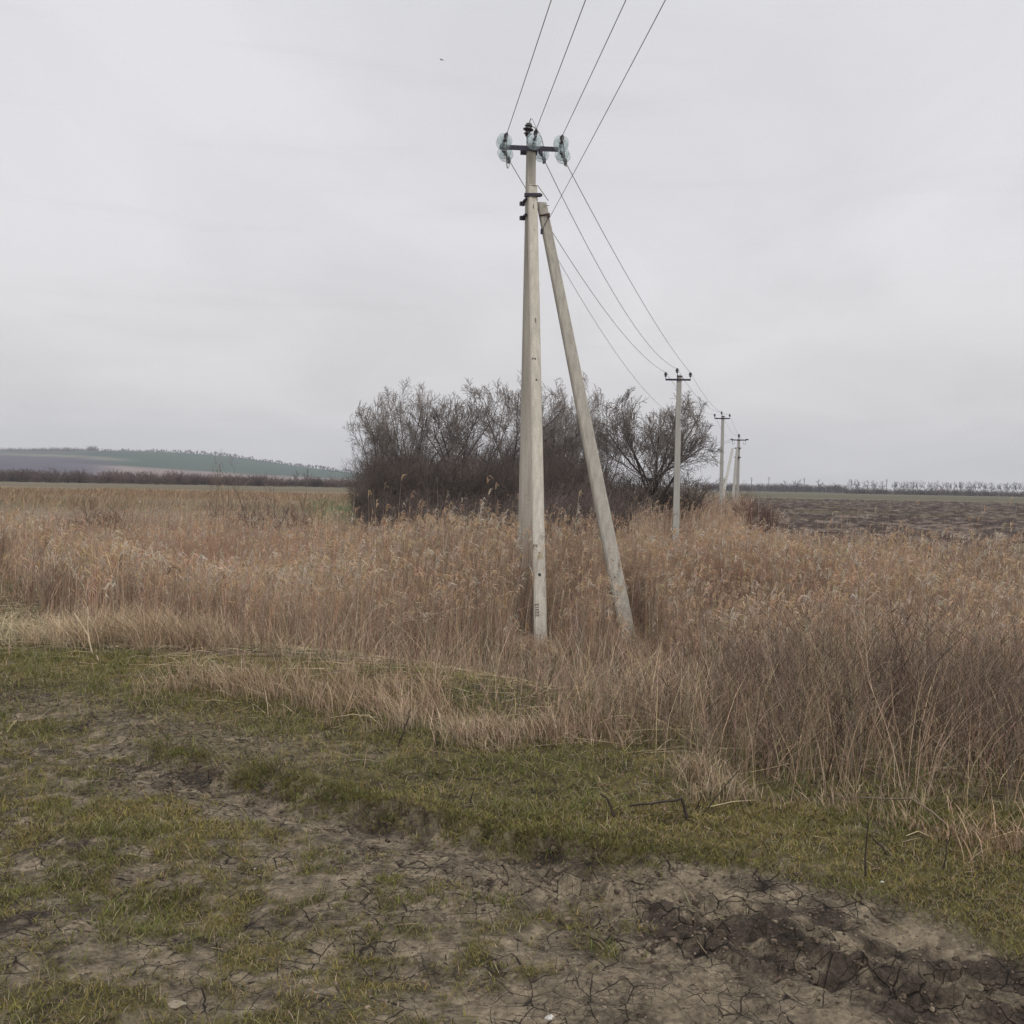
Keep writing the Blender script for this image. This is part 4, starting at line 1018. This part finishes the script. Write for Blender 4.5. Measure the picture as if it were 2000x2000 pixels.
# twiggy brown weeds on the right
WD = Stuff()
def weeds(n, f, xr, yr, hf, thick=.0022, nb=8, col=(.135, .10, .078)):
    x, y = sample(n, f, xr, yr); n_ = len(x); z = zt(x, y); h = hf(x, y)*rnd(.6, 1.15, n_)*low_zone(x, y)
    t = np.linspace(0, 1, 6); lean = rng.normal(0, .20, (n_, 2))*h[:, None]; wig = rng.normal(0, .035, (n_, 6, 2))*h[:, None, None]
    P = np.zeros((n_, 6, 3)); P[:, :, 0] = x[:, None]+lean[:, :1]*t+wig[..., 0]*t; P[:, :, 1] = y[:, None]+lean[:, 1:]*t+wig[..., 1]*t; P[:, :, 2] = z[:, None]-.02+h[:, None]*t
    c = jitter(col, n_, .25); lt = rng.random((n_, 1)) < .5; c = np.where(lt, jitter((.30, .225, .162), n_, .3), c); c = c*(.6+.8*fbm(x, y, 1.2, 3, 410))[:, None]
    R_ = thick*np.linspace(1.2, .4, 6)[None]*rnd(.7, 1.4, n_)[:, None]
    WD.put(tubes(P, R_, 3), c)
    ar = np.arange(n_)
    for k_ in range(nb):
        f_ = rnd(.25, .95, n_); i = np.minimum((f_*5).astype(int), 4); fr2 = (f_*5-i)[:, None]; q = P[ar, i]*(1-fr2)+P[ar, i+1]*fr2
        u = unit_h(n_); L_ = h*rnd(.14, .42, n_)*(1.2-f_)
        B = np.stack([q, q+u*(.42*L_)[:, None]+np.array([0, 0, .42])*L_[:, None], q+u*(.75*L_)[:, None]+np.array([0, 0, 1.])*(L_*rnd(.4, 1.0, n_))[:, None]], 1)
        WD.put(tubes(B, thick*np.array([.6, .5, .3])[None]*np.ones((n_, 1)), 3), c)
def f_weed(x, y):
    s, t = ST(x, y); q = s-edge_s(x); xx = x-.09*y
    k = sstep(-.15, .2, q+.7*(fbm(x, y, .7, 3, 401)-.5)); r = sstep(-.5, .9, xx)
    return k*(.20+.80*r)*(.45+.55*np.clip((fbm(x, y, .8, 3, 402)-.3)*3, 0, 1))*(np.abs(x) < .62*y+1)*(1-.75*sstep(9, 12, y))
def h_weed(x, y):
    xx = x-.09*y; return .34*(.5+fbm(x, y, .9, 3, 415)) + .62*sstep(.3, 1.6, xx)*np.interp(y, [5, 7, 10], [.75, 1, 1.1]) + .12*sstep(9, 14, y)
weeds(26000, f_weed, (-9, 12), (8, 19), h_weed)
weeds(9000, f_weed, (-3, 7), (4.8, 8), h_weed, .0018, 10)
weeds(700, f_weed, (0, 8), (5.2, 14), lambda x, y: h_weed(x, y)*.95, .0038, 12, (.075, .055, .045))
x, y = sample(60000, lambda x, y: f_weed(x, y)*.9, (-2, 9), (4.8, 11)); n_ = len(x); dry_blades(n_, x, y, rnd(.15, .75, n_), rnd(.0009, .0018, n_), .42, (.38, .29, .20), .3, (.1, -.1))
WD.build('dry_weeds', M_weed, 'thicket of thin brown dry weed stems at right before the reeds', 'weeds')

DG.build('dry_grass', M_weed, 'dry matted straw and low tufts between the track and the reeds', 'dry grass')
# short green grass on track and bank
GG = Stuff()
def f_green(x, y):
    s, t = ST(x, y); q = s-edge_s(x)
    g_ = green_mask(x, y)*(1-.8*sstep(.3, 1.6, q)) + .25*sstep(.3, 1.5, q)*(fbm(x, y, .7, 3, 501) > .5)
    return np.clip(g_, 0, 1)*(np.abs(x) < .60*y+.6)
def green(n, xr, yr, hmin, hmax, wd):
    x, y = sample(n, f_green, xr, yr); n_ = len(x); z = zt(x, y)
    lush = np.clip((fbm(x, y, .35, 3, 510)-.5)*6, 0, 1)
    h = rnd(hmin, hmax, n_)*(.75+.45*lush)*np.exp(rng.normal(0, .32, n_)); u = rng.normal(0, .75, (n_, 2))
    t = np.array([0, .55, 1.]); P = np.zeros((n_, 3, 3))
    P[:, :, 0] = x[:, None]+u[:, :1]*h[:, None]*t**1.5; P[:, :, 1] = y[:, None]+u[:, 1:]*h[:, None]*t**1.5; P[:, :, 2] = z[:, None]-.003+h[:, None]*t*(1.15-.3*t)
    d = np.cross(np.concatenate([u, np.zeros((n_, 1))], 1), [0, 0, 1.]) + unit_h(n_)*.3; d /= np.linalg.norm(d, axis=1, keepdims=True)
    c = jitter((.195, .165, .047), n_, .35); gl = lush[:, None]; c = c*(1-gl)+gl*jitter((.130, .135, .034), n_, .3)
    st = rng.random((n_, 1)) < .32; c = np.where(st, jitter((.25, .20, .125), n_, .3), c)
    GG.put(ribbons(P, wd*np.array([1, .8, .15])[None]*rnd(.7, 1.3, n_)[:, None], d), c)
green(330000, (-3.6, 3.8), (2.4, 5.0), .010, .030, .0014)
green(330000, (-6, 6.5), (4.5, 9.0), .012, .040, .0019)
green(90000, (-13, 6), (8, 20), .02, .07, .0032)
def f_rim(x, y):
    s, t = ST(x, y); return np.exp(-((s-bank_edge(t)-.03)/.10)**2)*sstep(-2.8, -2.0, t)*(1-sstep(.3, 1.3, t))*np.clip((fbm(x, y, .12, 3, 520)-.38)*6, 0, 1)
x, y = sample(160000, f_rim, (-3, 2.5), (3.2, 6.6)); n_ = len(x); z = zt(x, y)
u = rng.normal(0, .6, (n_, 2)) + np.array([-.35, -.5]); h = rnd(.02, .07, n_); P = np.zeros((n_, 3, 3)); t = np.array([0, .55, 1.])
P[:, :, 0] = x[:, None]+u[:, :1]*h[:, None]*t; P[:, :, 1] = y[:, None]+u[:, 1:]*h[:, None]*t; P[:, :, 2] = z[:, None]+h[:, None]*np.array([0, .7, .45])[None]
GG.put(ribbons(P, .0017*np.array([1, .8, .15])[None]*np.ones((n_, 1)), unit_h(n_)), jitter((.12, .115, .038), n_, .35))
GG.build('short_grass', M_grass, 'short patchy green grass on the cracked track and its bank', 'grass')

# crumbs of dried mud
x, y = sample(26000, lambda x, y: np.clip((fbm(x, y, .3, 3, 530)-.42)*5, 0, 1), (-4, 4.5), (2.3, 7.5)); n_ = len(x)
a = rnd(0, 6.283, n_); L_ = rnd(.006, .035, n_); CLd = (x, y, a, L_, n_)
CL = Stuff()
P = np.stack([np.stack([x+np.cos(a)*L_*k, y+np.sin(a)*L_*k, np.zeros(n_)], 1) for k in (-.5, 0, .5)], 1)
P[:, :, 2] = zt(P[:, :, 0], P[:, :, 1]) + .003 + rnd(0, .008, n_)[:, None]*np.array([.3, 1, .6])[None]
CL.put(tubes(P, rnd(.0008, .0028, n_)[:, None]*np.array([.6, 1, .4])[None], 4), jitter((.055, .042, .034), 1, 0)*rnd(.6, 1.5, n_)[:, None])
x, y = sample(20000, lambda x, y: np.clip(1-green_mask(x, y), 0, 1)*(1-sstep(-.1, .5, ST(x, y)[0]-bank_edge(ST(x, y)[1])))*(.25+.75*sstep(-.5, .6, ST(x, y)[1])), (-3, 4), (2.4, 6.5)); n_ = len(x)
r = rng.lognormal(-5.7, .5, n_); z = zt(x, y)
c0 = np.stack([x, y, z+r*.25], 1); a = unit_h(n_)
P = np.stack([c0-a*r[:, None], c0-a*(r*.5)[:, None]+np.array([0, 0, .1])*r[:, None], c0+a*(r*.4)[:, None], c0+a*(r*1.1)[:, None]-np.array([0, 0, .2])*r[:, None]], 1)
CL.put(tubes(P, r[:, None]*np.array([.15, .75, .8, .1])[None], 5), jitter((.17, .135, .10), 1, 0)*rnd(.55, 1.25, n_)[:, None])
x, y = sample(9000, lambda x, y: np.clip(1-green_mask(x, y), 0, 1)*(1-sstep(0, .2, ST(x, y)[0]-bank_edge(ST(x, y)[1])))*sstep(2.9, 3.5, ST(x, y)[0])*(.2+.8*np.clip((fbm(x, y, .2, 3, 540)-.45)*6, 0, 1)), (-2.5, 3), (2.6, 6)); n_ = len(x)
r = rng.lognormal(-4.75, .42, n_); z = zt(x, y); c0 = np.stack([x, y, z+r*.1], 1); a = unit_h(n_)
P = np.stack([c0-a*r[:, None], c0-a*(r*.6)[:, None]+rng.normal(0, .15, (n_, 3))*r[:, None], c0+rng.normal(0, .15, (n_, 3))*r[:, None], c0+a*(r*.6)[:, None]+rng.normal(0, .15, (n_, 3))*r[:, None], c0+a*r[:, None]], 1)
CL.put(tubes(P, r[:, None]*np.array([.1, .6, .75, .55, .1])[None]*rnd(.7, 1.2, n_*5).reshape(n_, 5), 5), jitter((.13, .10, .075), 1, 0)*rnd(.42, 1.05, n_)[:, None])
CL.build('mud_crumbs', attr_mat('mud_crumb', .95, .1, 1, 60, .3), 'small crumbs of mud and dark plant bits scattered over the churned track', 'mud crumbs')

# ------------------------------------------------------------------ small things on the ground
def ground_pt(px, py):
    Yd = 6.
    for _ in range(40):
        p = at(px, py, Yd); Yd *= 1 + (p[2]-gz(p[0], Yd))*.12
    return at(px, py, Yd), Yd
def stick(pxs, r0, r1, label, cat='stick', lift=0.0, mat=M_deadwood, name='stick', base=0, group=None):
    """pxs: picture points; the base point sets the distance, the others stand over it"""
    b_, Yd = ground_pt(*pxs[base]); pts = [at(px, py, Yd+dy) for px, py, dy in [(p[0], p[1], (p[2] if len(p) > 2 else 0)) for p in pxs]]
    pts[base][2] -= .01
    fine = []
    R_ = random.Random(int(pxs[0][0]))
    for i in range(len(pts)-1):
        for k in range(3):
            v = pts[i]*(1-k/3)+pts[i+1]*k/3
            if k: v = v + np.array([R_.uniform(-1, 1), R_.uniform(-1, 1), R_.uniform(-1, 1)])*.006
            fine.append(v)
    fine.append(pts[-1]); G = Geo(); n = len(fine); G.tube(fine, [r0+(r1-r0)*i/(n-1) for i in range(n)], 6)
    return tag(G.build(name, mat, None, True, origin=fine[0]), label, cat, group)
def _gp(px, py): return ground_pt(px, py)[1]
stick([(1342, 1603), (1338, 1580), (1331, 1559), (1290, 1566, -.03), (1229, 1574, -.05)], .010, .004, 'dark bent branch lying raised over the green bank, its elbow pointing right', name='fallen_branch')
stick([(1199, 1597), (1194, 1575), (1186, 1560), (1172, 1552)], .008, .003, 'short dark curved stick rising left of the bent branch')
stick([(1356, 1590), (1366, 1565), (1374, 1545)], .004, .002, 'thin dark upright twig right of the bent branch')
stick([(1372, 1588), (1405, 1550), (1450, 1500)], .004, .0015, 'long thin slanting twig reaching up right beside the pale tuft')
stick([(777, 1458), (786, 1436), (794, 1412), (803, 1384)], .0075, .003, 'dark straight stick leaning right at the edge of the pale grass', name='stick')
stick([(918, 1573), (921, 1557), (925, 1541)], .006, .003, 'short dark stub standing on the bank below the pole')
stick([(1688, 1716), (1690, 1680), (1692, 1640), (1693, 1590)], .005, .002, 'tall thin weed stalk standing on the bank at right')
stick([(1742, 1672), (1722, 1652), (1702, 1631)], .006, .003, 'dark slanting stick right of the tall thin stalk')
stick([(1840, 1700), (1848, 1665), (1856, 1625)], .004, .002, 'thin upright dead stem near the right edge of the bank')
stick([(1900, 1640), (1780, 1560, .3), (1640, 1558, .5)], .005, .003, 'long pale reed stalk lying below the weeds at right', mat=M_sap)
stick([(850, 1520), (890, 1518), (940, 1522)], .005, .003, 'dark twig lying flat on the bank left of centre')
stick([(985, 1530), (1015, 1523), (1065, 1535)], .006, .003, 'flat dark twig lying on the grass below the pole')
stick([(1450, 1594), (1470, 1592), (1487, 1589)], .006, .003, 'short flat twig lying right of the bent branch')
stick([(640, 1488), (700, 1484), (750, 1487)], .005, .003, 'weathered stalk lying on the bank under the pale grass', mat=M_sap)
stick([(183, 1280), (172, 1240, 0), (145, 1198, 0)], .007, .004, 'pale broken reed standing at left, leaning left', mat=attr_mat('pale_straw', .8) if False else solid('pale_straw', (.55, .45, .30), .8, 0, .2, .15), name='broken_reed', cat='reed stem')
stick([(176, 1262), (171, 1225), (171, 1185)], .006, .004, 'pale upright reed stub beside the leaning broken one', mat=bpy.data.materials['pale_straw'], name='broken_reed', cat='reed stem')

def scrap(px, py, r, label, cat, name, mat, flat=.45, seed=1):
    b_, Yd = ground_pt(px, py); R_ = random.Random(seed); G = Geo()
    vs = []; n = 9
    for k, (rr2, zz) in enumerate(((.35, -.3), (1, -.1), (.95, .35), (.45, .9), (0.05, .95))):
        for i in range(n):
            a = i*2*math.pi/n; q = r*rr2*R_.uniform(.75, 1.2); vs.append((b_[0]+math.cos(a)*q, b_[1]+math.sin(a)*q*.8, b_[2]+zz*r*flat+R_.uniform(-.1, .1)*r))
    fs = [(k*n+i, k*n+(i+1) % n, (k+1)*n+(i+1) % n, (k+1)*n+i) for k in range(4) for i in range(n)]+[tuple(4*n+i for i in range(n))]
    G.add(vs, fs); return tag(G.build(name, mat, None, origin=tuple(b_)), label, cat)
scrap(1074, 1990, .016, 'crumpled white scrap on the mud at the bottom edge', 'litter', 'paper_scrap', M_white, .7, 3)
scrap(1723, 1723, .008, 'small pale pebble on the bank at right', 'stone', 'pebble', M_white, .6, 4)
scrap(496, 1697, .007, 'whitish pebble on the track left of centre', 'stone', 'pebble', M_white, .6, 5)
scrap(1815, 1598, .006, 'tiny white stone on the green bank near the right weeds', 'stone', 'pebble', M_white, .6, 6)
scrap(345, 1962, .028, 'flat pale clod of dry clay at the bottom left', 'clod', 'clod', solid('pale_clay', (.27, .23, .17), .95, 0, .1, .2, 30, .01), .3, 7)
scrap(628, 1524, .008, 'tiny cream pebble on the bank above the rut', 'stone', 'pebble', M_white, .6, 8)

# bird high in the sky
bc = at(862, 117, 90); G = Geo()
body = [bc+np.array([-.16, 0, .0]), bc+np.array([-.08, 0, .02]), bc+np.array([0, 0, .02]), bc+np.array([.10, 0, 0]), bc+np.array([.2, 0, -.02])]
G.tube(body, [.012, .04, .055, .035, .008], 8)
for sx in (-1, 1):
    G.add([bc+np.array([-.05, 0, .03]), bc+np.array([.07, 0, .03]), bc+np.array([.07, sx*.15, .07]), bc+np.array([-.02, sx*.15, .075]), bc+np.array([.05, sx*.34, .02]), bc+np.array([.0, sx*.36, .0]),
           bc+np.array([-.05, 0, .018]), bc+np.array([.07, 0, .018]), bc+np.array([.07, sx*.15, .058]), bc+np.array([-.02, sx*.15, .06])], [(0, 1, 2, 3), (3, 2, 4, 5), (6, 9, 8, 7), (9, 5, 4, 8)])
o = G.build('bird', M_bird, None, origin=tuple(bc)); tag(o, 'small dark bird flying alone in the grey sky left of the pole', 'bird')
for v in o.data.vertices:
    x_, y_, z_ = v.co; v.co = (x_*.6+y_*.55, y_*.6-x_*.3, z_)

# ------------------------------------------------------------------ haze
G = Geo(); G.box((-300, 2650, 118), (4200, 2950, 126)); hz = G.build('haze', None, None)
m = bpy.data.materials.new('haze_air'); m.use_nodes = True; m.node_tree.nodes.clear()
o_ = m.node_tree.nodes.new('ShaderNodeOutputMaterial'); pv = m.node_tree.nodes.new('ShaderNodeVolumePrincipled')
pv.inputs['Density'].default_value = .00015; pv.inputs['Color'].default_value = (.86, .90, .98, 1); pv.inputs['Anisotropy'].default_value = .1
m.node_tree.links.new(pv.outputs[0], o_.inputs['Volume']); hz.data.materials.append(m); hz['kind'] = 'stuff'
hz['label'] = 'thin pale haze over the plain'; hz['category'] = 'haze'
